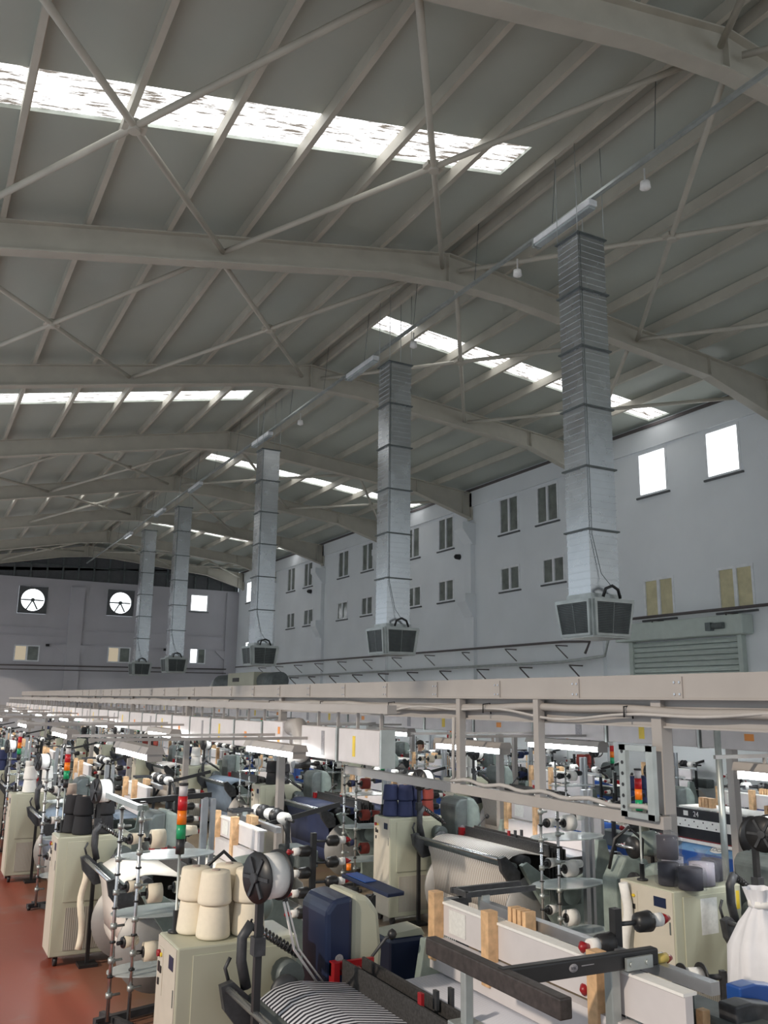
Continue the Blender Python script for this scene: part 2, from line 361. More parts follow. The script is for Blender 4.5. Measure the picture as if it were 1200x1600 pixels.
# ---------------------------------------------------------------- roof frames, purlins, braces
def rafter(k):
    y = 6*k-.07 if k < 8 else 46.75; t = thing('roof_frame', (0, y, 0))
    def seg(b, stations, w, z_of, th):
        for (xa, xb) in zip(stations[:-1], stations[1:]):
            kk = len(b.v)
            for x in (xa, xb):
                z0, z1 = z_of(x); b.v += [(x, -w, z0), (x, w, z0), (x, w, z1), (x, -w, z1)]
            for f in ((0, 3, 2, 1), (4, 5, 6, 7), (0, 1, 5, 4), (1, 2, 6, 5), (2, 3, 7, 6), (3, 0, 4, 7)): b._f([kk+q for q in f])
    def bot(x):
        d = .24
        if x > 13.9: d += .42*(x-13.9)/2.1
        if abs(x-XR) < 1.3: d += .12*(1-abs(x-XR)/1.3)
        return zc(x)-d
    X = [X0L, 0, 3, XR-1.3, XR, XR+1.3, 11, 13.9, XW-.02]
    b = MB(); seg(b, X, .008, lambda x: (bot(x)+.01, zc(x)+.19), 0)
    for x in (XR-.02, 13.95, XW-.35): b.box(x-.008, x+.008, -.09, .09, bot(x), zc(x)+.19)
    b.build('web_plate', K['steel'], t)
    b = MB(); seg(b, X, .11, lambda x: (bot(x)-.012, bot(x)+.012), 0); b.build('bottom_flange', K['steel'], t)
    b = MB(); seg(b, X, .10, lambda x: (zc(x)+.18, zc(x)+.20), 0); b.build('top_flange', K['steel'], t)
    MB().box(XW-.06, XW-.01, -.13, .13, bot(XW)-.05, zc(XW)+.2).build('end_plate', K['steel'], t)
    tag(t, 'cream steel roof frame crossing the hall, %s back from the camera' % ORD[k-1], 'roof beam', 'steel roof frames')
for k in range(1, 9): rafter(k)
px = [7.38, 6.2, 4.98, 3.8, 2.67, 1.54, .45, -.7, -1.85, -3.0]
pxr = [7.76, 8.75, 9.95, 11.15, 12.35, 13.55, 14.75]
for side, L in (('left', px), ('right', pxr)):
    for i, x in enumerate(L):
        b = MB(); z = zc(x)+.20; w = .035
        s = (ML if x < XR else -MR)
        b.prism([(x-.035, z), (x+.035, z), (x+.035, z+.012), (x-.022, z+.012), (x-.022, z+.178), (x+.06, z+.178), (x+.06, z+.19), (x-.035, z+.19)], -4, YE-.05)
        o = b.build('purlin', K['steel']); tag(o, 'long cream purlin under the roof, %s to the %s of the ridge' % (ORD[i], side), 'purlin', 'roof purlins')
def brace(y0, y1, xa, xb, lab, zoff=-.08):
    t = thing('cross_brace', ((xa+xb)/2, (y0+y1)/2, 0)); mx, my = (xa+xb)/2, (y0+y1)/2
    P = lambda x, y: (x-mx, y-my, zc(x)+zoff)
    for (p, q) in ((P(xa, y0+.1), P(xb, y1-.1)), (P(xa, y1-.1), P(xb, y0+.1))): MB().cyl(p, q, .042, n=10).build('brace_tube', K['steel'], t)
    zz = zc(mx)+zoff; MB().box(-.13, .13, -.07, .07, zz-.03, zz+.03).cyl((0, 0, zz-.07), (0, 0, zz+.07), .07).build('hub_plate', K['steel'], t)
    tag(t, lab, 'roof brace', 'roof cross braces')
BAYS = [(0, [(-4.2, -.4), (-.4, 3.5), (3.5, 7.4), (7.75, 11.9)]), (1, [(-4.2, -.4), (-.4, 3.5), (3.5, 7.4), (7.75, 11.9), (11.9, 15.9)]), (2, [(-.4, 3.4), (3.5, 7.3), (7.8, 11.8), (11.9, 15.8)]), (4, [(-.4, 3.4), (3.5, 7.3), (7.8, 11.8), (11.9, 15.8)]), (5, [(3.5, 7.3), (7.8, 11.8)]), (7, [(3.5, 7.3), (7.8, 11.8), (11.9, 15.8)])]
for k, L in BAYS:
    for i, (a, c) in enumerate(L):
        brace(6*k-.07, min(6*k+5.93, 46.75), a, c, 'cream tube cross brace in %s roof bay, spanning %s' % (ORD[k], 'left side' if c < -.3 else 'left middle' if c < 3.6 else 'up to the ridge' if c < 7.5 else 'right of ridge' if c < 12 else 'next to right wall'))

# ---------------------------------------------------------------- ducts
def duct(y, x, zt, zb, lab, rot=0):
    t = thing('air_duct', (x, y, zb)); H = zt-zb; h0 = .55; w, d = .235, .21
    n = 6; L = (H-h0)/n
    for i in range(n):
        z0 = h0+i*L; b = MB(); k = 9
        for j in range(k):
            za, zb_ = z0+L*j/k, z0+L*(j+1)/k
            b.box(-w, w, -d, d, za+.012, zb_); b.box(-w-.006, w+.006, -d-.006, d+.006, za, za+.010)
        b.build('duct_section', K['duct'], t)
        MB().box(-w-.03, w+.03, -d-.03, d+.03, z0+L-.02, z0+L).build('duct_flange', K['dgrey'], t)
    MB().box(-w-.02, w+.02, -d-.02, d+.02, h0-.07, h0).build('duct_collar', K['galv'], t)
    a, c = .35, .30; b = MB(); k = len(b.v)
    b.v += [(-c, -c, 0), (c, -c, 0), (c, c, 0), (-c, c, 0), (-a, -a, .48), (a, -a, .48), (a, a, .48), (-a, a, .48)]
    for f in ((0, 3, 2, 1), (4, 5, 6, 7), (0, 1, 5, 4), (1, 2, 6, 5), (2, 3, 7, 6), (3, 0, 4, 7)): b._f([k+q for q in f])
    b.build('plenum_box', K['galv'], t)
    for r in range(4):
        g = MB(); q = Matrix.Rotation(r*math.pi/2, 3, 'Z')
        def P(u, v, o): hw = c+(a-c)*v-.03; z = .02+v*.44; return tuple(q@Vector((u*hw, -(c+(a-c)*v)-o, z)))
        def quad(u0, u1, v0, v1, o):
            kk = len(g.v); g.v += [P(u0, v0, o), P(u1, v0, o), P(u1, v1, o), P(u0, v1, o), P(u0, v0, 0), P(u1, v0, 0), P(u1, v1, 0), P(u0, v1, 0)]
            for f in ((0, 1, 2, 3), (0, 4, 5, 1), (1, 5, 6, 2), (2, 6, 7, 3), (3, 7, 4, 0)): g._f([kk+e for e in f])
        quad(-1, 1, 0, .07, .03); quad(-1, 1, .93, 1, .03); quad(-1, -.9, .07, .93, .03); quad(.9, 1, .07, .93, .03); quad(-.005, .005, .07, .93, .019)
        g.m(1); quad(-.9, .9, .07, .93, .003); g.m(2)
        for s_ in range(18): v = .09+s_*.047; quad(-.9, .9, v, v+.024, .018)
        g.build('louvre_grille', [K['galv'], K['black'], K['dgrey']], t)
    MB().tube([(-.12, -.30, .5), (-.1, -.33, .6), (0, -.34, .64), (.1, -.33, .6), (.16, -.30, .5)], .02).build('cable_loop', K['black'], t)
    MB().tube([(.0, -.34, .62), (-.08, -d-.03, .8), (-.20, -d-.02, 1.3), (-.215, -d-.02, H)], .005, 6).build('cable', K['dgrey'], t)
    for sx in (-1, 1):
        for sy in (-1, 1): MB().cyl((sx*w, sy*d, H), (sx*w, sy*d, zroof(x)-zb), .006, n=6).build('hanger_rod', K['galv'], t)
    tag(t, lab, 'air duct', 'vertical air ducts')
DY = [8.55, 13.9, 20.7, 28.7, 33.5]; DX = 7.62
for y, lab in zip(DY, ['nearest and largest galvanised vertical air duct with louvred outlet', 'second nearest galvanised air duct hanging from the roof', 'third galvanised air duct, in front of the far wall windows', 'fourth galvanised air duct, right one of the far pair', 'farthest galvanised air duct, left one of the far pair']):
    duct(y, DX, 9.2, 3.7, lab)

# ---------------------------------------------------------------- hanging light track and ceiling lamps
t = thing('light_track', (7.5, 0, 9.64)); MB().box(-.03, .03, -2, 46.5, -.02, .02).build('rail', K['galv'], t)
for i in range(24): MB().cyl((0, i*2-1, .02), (.1, i*2-1, zroof(7.5)-9.64), .005, n=5).build('hanger_wire', K['dgrey'], t)
tag(t, 'long galvanised light track hanging below the ridge', 'light track')
first = None
for i, y in enumerate([8.75, 15.1, 20.9, 27, 31.5, 36.8]):
    if first is None:
        t = thing('track_light', (7.5, y, 9.58)); MB().box(-.07, .07, -.62, .62, -.06, .03).build('housing', K['wframe'], t, bevel=.01)
        MB().box(-.06, .06, -.6, .6, -.10, -.06).build('diffuser', K['plate'], t, bevel=.015)
        MB().box(-.075, .075, .60, .64, -.1, .03).build('end_cap', K['galv'], t); first = t
    else: t = dup(first, (7.5, y, 9.58))
    tag(t, 'unlit tube light fitting on the roof track, %s from the camera' % ORD[i], 'ceiling light', 'lights on the roof track')
for i, y in enumerate([7.3, 10.0, 13.2, 18.6]):
    o = MB().lathe([(.012, .28), (.012, .1), (.06, .09), (.07, .0), (.02, -.03)], n=14).build('smoke_detector', K['white'], loc=(7.62, y, 9.35))
    tag(o, 'small white round detector hanging beside the light track, %s one' % ORD[i], 'detector', 'detectors under the ridge')

# ---------------------------------------------------------------- exhaust fans in the end wall
for i, (x, z) in enumerate(((5.2, 7.7), (9.57, 7.82))):
    t = thing('exhaust_fan', (x, YE, z)); s = .68
    b = MB(); n = 40
    for k in range(n):
        a0, a1 = 2*math.pi*k/n, 2*math.pi*(k+1)/n
        def sq(a): c_, s_ = math.cos(a), math.sin(a); q = s/max(abs(c_), abs(s_)); return (c_*q, s_*q)
        kk = len(b.v)
        for dy in (-.06, .1):
            for p in ((.56*math.cos(a0), .56*math.sin(a0)), (.56*math.cos(a1), .56*math.sin(a1)), sq(a1), sq(a0)): b.v.append((p[0], dy, p[1]))
        for f in ((0, 1, 2, 3), (7, 6, 5, 4), (0, 4, 5, 1), (2, 6, 7, 3)): b._f([kk+q for q in f])
    b.build('housing', K['band'], t)
    MB().cyl((0, .14, 0), (0, .16, 0), .62, n=32).build('daylit_backing', K['lit'], t)
    for q in range(5):
        a = math.pi/2+q*2*math.pi/5+math.pi
        a = [0, math.pi, -math.pi/2-.5, -math.pi/2+.5, math.pi/2][q]
        if q == 4: continue
        MB().bar((.05*math.cos(a), .06, .05*math.sin(a)), (.54*math.cos(a), .08, .54*math.sin(a)), .05, .07).build('fan_blade', K['dgrey'], t)
    MB().cyl((0, -.02, 0), (0, .12, 0), .10).build('hub', K['dgrey'], t)
    tag(t, 'square dark exhaust fan high in the end wall, %s one' % ('left' if i == 0 else 'right'), 'exhaust fan', 'exhaust fans in the end wall')

# ---------------------------------------------------------------- right wall services
def pipe_run(name, pts, r, lab, cat='pipe', mt=None):
    o = MB().tube(pts, r).build(name, mt or K['pipe']); return tag(o, lab, cat)
pipe_run('wall_pipe', [(15.75, 12, 4.98), (15.75, 16.9, 4.98)], .035, 'dark pipe above the green roller shutter')
pipe_run('wall_pipe', [(15.75, 18.1, 4.2), (15.75, 17.9, 4.5), (15.75, 19, 4.55), (15.75, 46.5, 4.6)], .035, 'long dark pipe along the right wall on brackets')
pipe_run('air_pipe', [(15.7, 17.0, 4.9), (15.7, 17.3, 4.1), (15.7, 19, 4.0), (15.7, 46.5, 3.95)], .04, 'grey pipe along right wall below the dark pipe', mt=K['galv'])
pipe_run('wall_pipe', [(-3, YE-.2, 4.35), (15.5, YE-.2, 4.5)], .035, 'dark pipe along the end wall below its lower windows')
pipe_run('wall_pipe', [(-3, YE-.2, 4.15), (15.5, YE-.2, 4.28)], .025, 'thin lower pipe along the end wall')
for i, y in enumerate([13.4, 15.6]+[19.2+k*2.35 for k in range(11)]):
    z = 4.93 if i < 2 else 4.5
    t = MB().bar((XW, y, z-.04), (15.66, y, z-.04), .03, .03).bar((15.68, y, z-.06), (XW, y, z-.38), .022, .022).build('pipe_bracket', K['pipe'])
    tag(t, 'triangular bracket under the dark wall pipe, %s from the right' % ORD[i], 'bracket', 'wall pipe brackets')
for i in range(12):
    y = 18.6+i*2.2; t = MB().bar((XW, y, 3.9), (15.62, y, 3.9), .035, .035).bar((15.64, y, 3.88), (XW, y, 3.5), .03, .03).build('pipe_bracket', K['pipe'])
    tag(t, 'triangular bracket under the lower grey pipe, %s from the right' % ORD[i], 'bracket', 'lower pipe brackets')
t = thing('roller_shutter', (XW, 14.95, 0))
b = MB()
for i in range(16): z = 2.4+i*.125; b.prism([(0, z), (-.08, z+.01), (-.10, z+.06), (-.08, z+.11), (0, z+.12)], -1.6, 1.6)
b.build('slat_curtain', K['shut'], t); MB().box(-.38, 0, -1.95, 1.95, 4.42, 4.85).build('shutter_box', K['shut'], t, bevel=.03)
for s in (-1, 1): MB().box(-.14, 0, s*1.66-.06, s*1.66+.06, 2.2, 4.42).build('guide_rail', K['shut'], t)
MB().cyl((-.42, -1.5, 4.62), (-.42, -1.1, 4.62), .07).box(-.5, -.36, -1.2, -1.05, 4.52, 4.7).build('motor', K['dgrey'], t)
tag(t, 'pale green roller shutter on the right wall', 'shutter')
for i, (px_, py_) in enumerate(((714, 870), (483, 924))):
    p = at(px_, py_, 'X', XW-.1); o = MB().cyl((.1, 0, 0), (-.06, 0, 0), .10, .08).cyl((-.06, 0, 0), (-.10, 0, 0), .04).build('wall_speaker', K['black'], loc=p)
    tag(o, 'small round black fitting between the windows, %s one' % ('nearer' if i == 0 else 'farther'), 'wall fitting', 'round wall fittings')
for i, x in enumerate((7.0, 12.1)):
    o = MB().box(-.08, .08, -.12, 0, -.06, .06).cyl((0, -.12, 0), (0, -.2, -.02), .04).build('security_camera', K['black'], loc=(x-(.9 if i == 0 else 0), YE, 5.45)); tag(o, 'small black camera on the end wall, %s one' % ('left' if i == 0 else 'right'), 'camera', 'end wall cameras')

# ---------------------------------------------------------------- gantries (overhead cable trays) and electrical boxes
def gantry(X, lab, ya=1.0, full=True):
    t = thing('cable_gantry', (X, 0, 0))
    b = MB(); b.box(-.06, .0, ya, 46, 2.94, 3.12); b.box(-.09, 0, ya, 46, 2.932, 2.945); b.build('upper_channel', K['gantry'], t, bevel=.004)
    MB().box(.0, .06, ya, 46, 2.74, 2.93).box(-.03, .09, ya, 46, 2.73, 2.745).build('lower_channel', K['gantry'], t)
    if full:
        b = MB()
        y = ya+.35
        while y < 30: b.box(-.072, -.06, y-.07, y+.02, 2.93, 3.1); b.m(1); [b.cyl((-.072, y-.05+q*.05, zz), (-.08, y-.05+q*.05, zz), .009, n=8) for q in (0, 1) for zz in (2.975, 3.06)]; b.m(0); y += 1.12
        b.build('joint_plates', [K['gantry'], K['chrome']], t)
        pts = []; y = ya
        while y < 40: pts.append((-.05, y, 2.85+.014*math.sin(y*1.3)+.006*math.sin(y*5.1))); y += .15
        MB().tube(pts, .034).build('conduit', K['gantry'], t)
        pts = []; y = ya
        while y < 40: pts.append((-.075, y, 2.815+.03*math.sin(y*1.7+1)+.02*math.sin(y*3.9))); y += .15
        MB().tube(pts, .013, 6).build('cable', K['cool'], t)
        y = 3.3
        while y < 30: MB().tube([(-.11, y, 2.80), (-.11, y, 2.88), (-.03, y, 2.89), (-.02, y, 2.79)], .007, 5).build('cable_clip', K['black'], t); y += 1.9
    if full: MB().box(-.05, .05, 4.88, 4.98, 2.12, 2.94).build('short_post', K['gantry'], t)
    for y in ([12.5, 17.5, 22.4, 27.4, 32.3, 37.3, 42.3] if full else [8, 13, 18, 23, 28, 33, 38, 43]):
        b = MB().box(-.05, .05, y-.05, y+.05, 0, 2.94); b.box(-.12, .12, y-.12, y+.12, 0, .012); b.build('post', K['gantry'], t)
    tag(t, lab, 'cable gantry', 'overhead cable gantries')
gantry(5.0, 'white overhead cable gantry crossing the whole picture, nearest one')
gantry(9.3, 'white overhead cable gantry over the second machine aisle', 2, False)
gantry(13.32, 'white overhead cable gantry nearest the right wall', 3, False)
# low strut frame hung from the near gantry
t = thing('strut_rail', (4.93, 0, 0))
MB().box(-.04, .04, 4.85, 10.1, 2.02, 2.11).build('rail', K['gantry'], t, bevel=.004)
for y in (6.3, 7.55): MB().box(-.035, .035, y-.035, y+.035, 2.11, 2.93).build('hanger', K['gantry'], t)
pts = [(-.05, 4.9+i*.12, 2.15+.015*math.sin(i*1.3)) for i in range(24)]; MB().tube(pts+[(-.05, 7.6, 2.17), (-.05, 7.62, 2.3), (-.05, 7.6, 2.75)], .018).build('cable', K['cool'], t)
tag(t, 'low white strut rail hung beneath the near gantry, carrying a cable', 'strut rail')
t = thing('perforated_bracket', (4.86, 5.05, 0))
b = MB()
for y in (.14, -.14):
    b.box(-.02, .02, y-.035, y+.035, 2.08, 2.60)
b.box(-.02, .02, -.17, .17, 2.56, 2.60); b.box(-.02, .02, -.17, .17, 2.08, 2.12); b.build('frame', K['galv'], t)
b = MB()
for i in range(6): b.cyl((-.022, .14, 2.15+i*.08), (-.0205, .14, 2.15+i*.08), .014, n=10)
b.build('slot_holes', K['black'], t)
tag(t, 'rectangular perforated steel bracket on the rail end, around signal light', 'bracket')
o = MB().box(7.05, 7.15, 6.90, 7.0, 0, 2.9).box(7.0, 7.2, 6.85, 7.05, 0, .012).build('support_post', K['gantry']); tag(o, 'white square post behind the bagged yarn on right cabinet', 'post')
o = MB().cyl((7.42, 6.55, .0), (7.42, 6.55, 2.95), .034, n=12).build('conduit_pole', K['galv']); tag(o, 'slim galvanised pole right of the perforated bracket', 'pole')
# electrical boxes
def ebox(X, y0, L, z0, z1, v, lab, grp):
    t = thing('control_box', (X, y0, z0)); H = z1-z0
    MB().box(0, .13, 0, L-.03, 0, H).build('body', K['box'], t, bevel=.008)
    MB().box(-.006, 0, .02, L-.05, .015, H-.015).build('cover_plate', K['box'], t)
    MB().box(-.012, .14, -.03, .0, -.01, H+.01).build('joint_strip', K['galv'], t)
    if v % 3 == 0: MB().box(-.010, -.006, L*.55, L*.61, H*.2, H*.8).build('sticker', K['yellow'], t)
    if v % 3 == 1: MB().box(-.010, -.006, L*.3, L*.38, H*.12, H*.88).build('sticker', K['gsticker'], t)
    if v % 3 == 2: MB().box(-.010, -.006, L*.5, L*.58, H*.35, H*.6).build('sticker', K['orange'], t)
    for yy in (.2, L-.25): MB().box(.10, .13, yy, yy+.02, H, H+.16).build('hanger_strap', K['gantry'], t)
    tag(t, lab, 'control box', grp)
y = 7.5; i = 0
while y < 42:
    L = .96 if y < 9.4 else 1.05
    if 9.45 < y < 9.6:
        t = thing('cable_entry_box', (4.0, 9.45, 2.28)); MB().box(0, .3, .55, 1.2, 0, .36).build('body', K['box'], t, bevel=.01)
        MB().tube([(.12, .55, .3), (.1, .3, .32), (.1, .18, .18), (.12, .25, 0), (.14, .45, -.06)], .10, 12).build('elbow_pipe', K['gantry'], t)
        MB().box(-.006, 0, .62, .68, .22, .3).box(-.006, 0, .62, .68, .06, .18).build('sticker', K['orange'], t)
        MB().cyl((.05, .3, -.1), (.25, .3, -.1), .06, n=14).build('round_gland', K['black'], t)
        tag(t, 'grey box with a fat bent conduit, ahead of near box row', 'cable box'); y = 10.7; continue
    ebox(4.0, y, L, 2.29, 2.62, i, 'light grey control box in the box row under near gantry, %s from its near end' % (ORD[i] if i < 15 else str(i+1)+'th'), 'near row of control boxes'); y += L+.02; i += 1
y = 4.3; i = 0
while y < 42: ebox(8.0, y, 1.5, 2.43, 2.72, i+1, 'grey control box in the middle box row, %s from its near end' % (ORD[i] if i < 15 else str(i+1)+'th'), 'middle row of control boxes'); y += 1.52; i += 1
y = 8.0; i = 0
while y < 40: ebox(12.4, y, 1.9, 2.43, 2.72, i+2, 'grey control box in the box row nearest right wall, %s from its near end' % (ORD[i] if i < 15 else str(i+1)+'th'), 'far row of control boxes'); y += 1.92; i += 1
for X in (4.06, 8.06, 12.46):
    o = MB().box(-.05, .05, 4 if X > 5 else 7.4, 42, 2.78, 2.86).build('box_rail', K['gantry'], loc=(X, 0, 0)); tag(o, 'white rail carrying the %s row of grey control boxes' % {4.06: 'near', 8.06: 'middle', 12.46: 'far'}[X], 'rail')

# ---------------------------------------------------------------- loom prototype (origin: near left foot of its cabinet)
def loom(warp, warp2, Y0=-2.2, blue=False):
    t = thing('loom'); Y1 = -.22; lower = None
    for y in (Y0, Y1):
        b = MB(); b.prism([(.9, 0), (2.5, 0), (2.5, .12), (2.3, .2), (2.36, .5), (2.2, .72), (1.9, .92), (1.8, 1.28), (1.68, 1.28), (1.62, .95), (1.3, .86), (1.0, .84), (.72, 1.02), (.60, 1.10), (.52, 1.06), (.62, .9), (.82, .62), (.98, .4), (1.0, .14)], y-.035, y+.035)
        b.build('side_frame', K['grey'], t, bevel=.008)
    MB().box(2.2, 2.34, Y0, Y1, .15, .35).box(.9, 1.0, Y0, Y1, .2, .34).build('cross_tie', K['grey'], t)
    # beam
    MB().cyl((.80, Y0+.12, .50), (.80, Y1-.12, .50), .30, n=28).build('warp_beam', lower or warp, t)
    for y in (Y0+.10, Y1-.10): MB().lathe([(.06, -.02), (.43, -.014), (.43, .014), (.06, .02)], (.80, y, .50), 'y', 36).build('beam_flange', K['flange'], t)
    sp = [(.50, .48), (.47, .70), (.43, .92), (.40, 1.0), (.405, 1.05), (.44, 1.10), (.52, 1.145), (.62, 1.165), (.70, 1.165), (.9, 1.135), (1.1, 1.10), (1.36, 1.07)]
    MB().sheet(sp, Y0+.14, Y1-.14).build('warp_sheet', warp, t)
    MB().sheet([(1.37, 1.075), (1.7, 1.085), (1.95, 1.10)], Y0+.14, Y1-.14).build('shed_sheet', warp2, t)
    MB().cyl((.44, Y0, 1.05), (.44, Y1, 1.05), .045, n=14).build('guide_roller', K['dgrey'], t)
    MB().cyl((.62, Y0, 1.10), (.62, Y1, 1.10), .058, n=16).lathe([(.05, 0), (.10, .01), (.10, .04), (.05, .05)], (.62, Y1-.12, 1.10), 'y').build('back_roller', K['iron'], t)
    MB().cyl((.27, Y0-.02, 1.14), (.27, Y1+.02, 1.14), .022, n=12).build('deflector_tube', K['chrome'], t)
    for y in (Y0, Y1):
        MB().prism([(.22, 1.16), (.30, 1.18), (.50, 1.0), (.50, .88), (.38, .86), (.25, 1.02)], y-.03, y+.03).build('tube_bracket', K['iron'], t)
    # tension arm with spring at far end
    MB().tube([(.40, Y1+.02, 1.12), (.36, Y1+.02, 1.28), (.36, Y1+.02, 1.42), (.42, Y1+.02, 1.50)], .035, 8).build('tension_arm', K['iron'], t)
    pts = [(.42+i*.0036, Y1+.02+.028*math.sin(i*.9), 1.49-i*.0023+.028*math.cos(i*.9)) for i in range(90)]
    MB().tube(pts, .008, 5).build('spring', K['black'], t)
    MB().cyl((.42, Y1+.02, 1.49), (.76, Y1+.02, 1.27), .015, n=8).build('spring_rod', K['chrome'], t)
    MB().tube([(.30, Y1+.06, 1.15), (.27, Y1+.06, 1.24), (.30, Y1+.06, 1.30)], .012, 6).build('hook', K['iron'], t)
    MB().cyl((.70, Y1+.0, 1.15), (.70, Y1+.14, 1.15), .09, n=14).build('clutch_drum', K['dgrey'], t)
    # harness slats
    for i in range(6):
        x = 1.02+i*.048; z = 1.24-.03*(i % 3); MB().box(x, x+.02, Y0+.10, Y1-.08, .72, z).build('heddle_frame', K['harness'], t, bevel=.004)
    MB().box(.98, 1.30, Y1+.0, Y1+.03, 1.12, 1.20).box(.98, 1.02, Y1-.05, Y1+.03, 1.08, 1.21).build('comb_block', K['red'], t)
    b = MB()
    for i in range(7): b.cyl((1.04+i*.035, Y1+.0, 1.16), (1.06+i*.035, Y1-.14, 1.13), .005, n=6)
    b.build('comb_tines', K['chrome'], t)
    for i in range(3): MB().box(1.03+i*.1, 1.05+i*.1, -1.3, -1.26, 1.20, 1.30).build('clip', K['red'] if i == 0 else K['iron'], t)
    # reed side: brown beam, posts
    # grey breast panels with white edge
    MB().box(1.78, 1.83, Y0+.02, Y1-.02, 1.32, 1.52).build('breast_panel', K['box'], t)
    MB().box(1.77, 1.86, Y0+.02, Y1-.02, 1.52, 1.535).build('panel_edge', K['white'], t)
    MB().box(1.72, 1.80, Y0+.02, Y1-.02, 1.10, 1.30).build('lower_panel', K['box'], t)
    MB().box(1.96, 2.02, Y0+.02, Y1-.3, 1.50, 1.56).build('rear_rail', K['alu'], t)
    for y in [v for v in (-.30, -.95, -1.95) if v > Y0]:
        MB().box(1.70, 1.78, y-.04, y+.04, 1.16, 1.60).build('wooden_clamp', K['wood'], t, bevel=.004)
    b = MB()
    for k in range(4): b.box(1.86, 1.94, -1.02-k*.05, -.985-k*.05, 1.42, 1.62)
    b.build('wooden_blocks', K['wood'], t)
    MB().box(1.772, 1.779, -.62, -.42, 1.35, 1.50).build('paper_notice', K['paper'], t)
    # flat black frame above the rear
    MB().bar((1.85, -.33, 1.60), (2.45, -.33, 1.60), .03, .035).bar((1.85, -.50, 1.60), (2.45, -.50, 1.60), .03, .035).bar((1.87, -.32, 1.60), (1.87, -.52, 1.60), .03, .035).build('rear_frame', K['iron'], t)
    MB().box(1.98, 2.04, -.53, -.47, 1.2, 1.59).build('frame_post', K['galv'], t)
    # cloth side
    MB().cyl((2.45, Y0+.1, .48), (2.45, Y1-.1, .48), .20, n=22).build('cloth_roll', K['white'], t)
    MB().sheet([(1.95, 1.1), (2.2, 1.08), (2.35, .95), (2.42, .68)], Y0+.16, Y1-.16).build('woven_cloth', warp2, t)
    MB().box(2.22, 2.46, Y0, Y0+.6, 1.12, 1.30).build('motor_cover', K['dgrey'], t, bevel=.02)
    if Y0 > -2.5:
        n = 5
        for y in (-.45, Y0+.25): MB().box(2.17, 2.21, y-.02, y+.02, .7, 1.62).build('reel_post', K['iron'], t)
        MB().cyl((2.19, Y0+.1, 1.60), (2.19, -.3, 1.60), .018, n=8).build('reel_bar', K['black'], t)
        for q in range(n):
            y = Y0+.38+q*(-.62-Y0-.2)/(n-1)*.98
            MB().lathe([(.02, -.05), (.085, -.045), (.085, -.035), (.05, -.034), (.05, .034), (.085, .035), (.085, .045), (.02, .05)] if q % 2 else [(.02, -.07), (.07, -.068), (.06, .068), (.02, .07)], (2.19, y, 1.60), 'y', 16).build('reel' if q % 2 else 'yarn_reel', K['black'] if q % 2 else K['white'], t)
        MB().bar((1.9, Y0+.5, 1.50), (2.9, Y0+.42, 1.72), .03, .05).build('guide_bar', K['black'], t)
        MB().tube([(2.2, -.5, 1.3), (2.3, -.55, 1.5), (2.45, -.6, 1.52), (2.5, -.7, 1.3), (2.5, -.8, 1.0)], .025, 6).build('air_hose', K['black'], t)
    if blue: MB().prism([(2.48, .70), (2.95, .70), (2.95, 1.12), (2.86, 1.26), (2.48, 1.36)], -1.6, -.4).build('blue_cover', K['blue'], t, bevel=.015); MB().box(2.55, 2.62, -1.62, -.38, 1.36, 1.40).build('cover_rail', K['white'], t)
    # far-side gear housing
    MB().prism([(1.17, 1.60), (1.30, 1.57), (1.39, 1.46), (1.42, 1.2), (1.40, .85), (1.17, .82)], Y1+.10, Y1+.50).build('gear_housing', K['cab' if Y0 < -2.5 else 'grey'], t, bevel=.035)
    MB().prism([(.97, 1.50), (1.03, 1.57), (1.17, 1.585), (1.17, .82), (.99, .82)], Y1+.07, Y1+.51).build('housing_door', K['navy' if Y0 < -2.5 else 'dgrey'], t, bevel=.03)
    MB().lathe([(.03, -.004), (.03, 0)], (1.07, Y1+.069, 1.2), 'y', 14).build('oval_badge', K['gsticker'], t)
    MB().tube([(1.30, Y1+.05, .95), (1.30, Y1+.03, 1.2), (1.38, Y1-.02, 1.32), (1.42, Y1-.03, 1.33)], .011, 6).build('lever', K['iron'], t)
    MB().lathe([(.005, -.035), (.026, -.02), (.033, 0), (.026, .02), (.005, .035)], (1.42, Y1-.03, 1.34)).build('lever_knob', K['black'], t)
    # near-side motor and hoses
    if Y0 > -1.7: return t
    MB().lathe([(.05, 0), (.12, .01), (.12, .25), (.08, .28), (.05, .33)], (1.0, Y0-.36, .78), 'y', 16).build('motor', K['grey'], t)
    b = MB()
    for k in range(7): b.box(.86, 1.14, Y0-.32+k*.035, Y0-.31+k*.035, .66, .90)
    b.build('motor_fins', K['dgrey'], t)
    return t
def weft_rack():
    t = thing('weft_rack'); MB().box(-.025, .025, -.025, .025, 0, 1.62).box(-.12, .12, -.12, .12, 0, .03).build('post', K['black'], t)
    k = 0
    for z in (1.50, 1.30, 1.12, .94):
        for s in (-1, 1):
            k += 1; dz = .04*s
            MB().cyl((0, 0, z+dz), (s*.16, -.02, z+dz), .012, n=8).build('feeder_arm', K['iron'], t)
            f = MB().lathe([(.02, -.02), (.05, .0), (.055, .09), (.035, .11)], (s*.15, -.02, z+dz), 'x', 14).build('feeder_drum', K['black'], t)
            MB().lathe([(.036, 0), (.036, .07)], (s*.15+(.11 if s > 0 else -.07), -.02, z+dz), 'x', 12).build('weft_yarn', K['white'], f)
            MB().lathe([(.008, 0), (.03, .02), (.012, .07)], (s*.15+(.18 if s > 0 else -.14), -.02, z+dz), 'x', 10).build('red_tip', K['red'], f)
    pts = [(.05+.10*math.cos(a*.3), -.05, .85+.16*math.sin(a*.3)+a*.004) for a in range(22)]
    MB().tube(pts, .016, 6).build('cable_coil', K['black'], t)
    return t
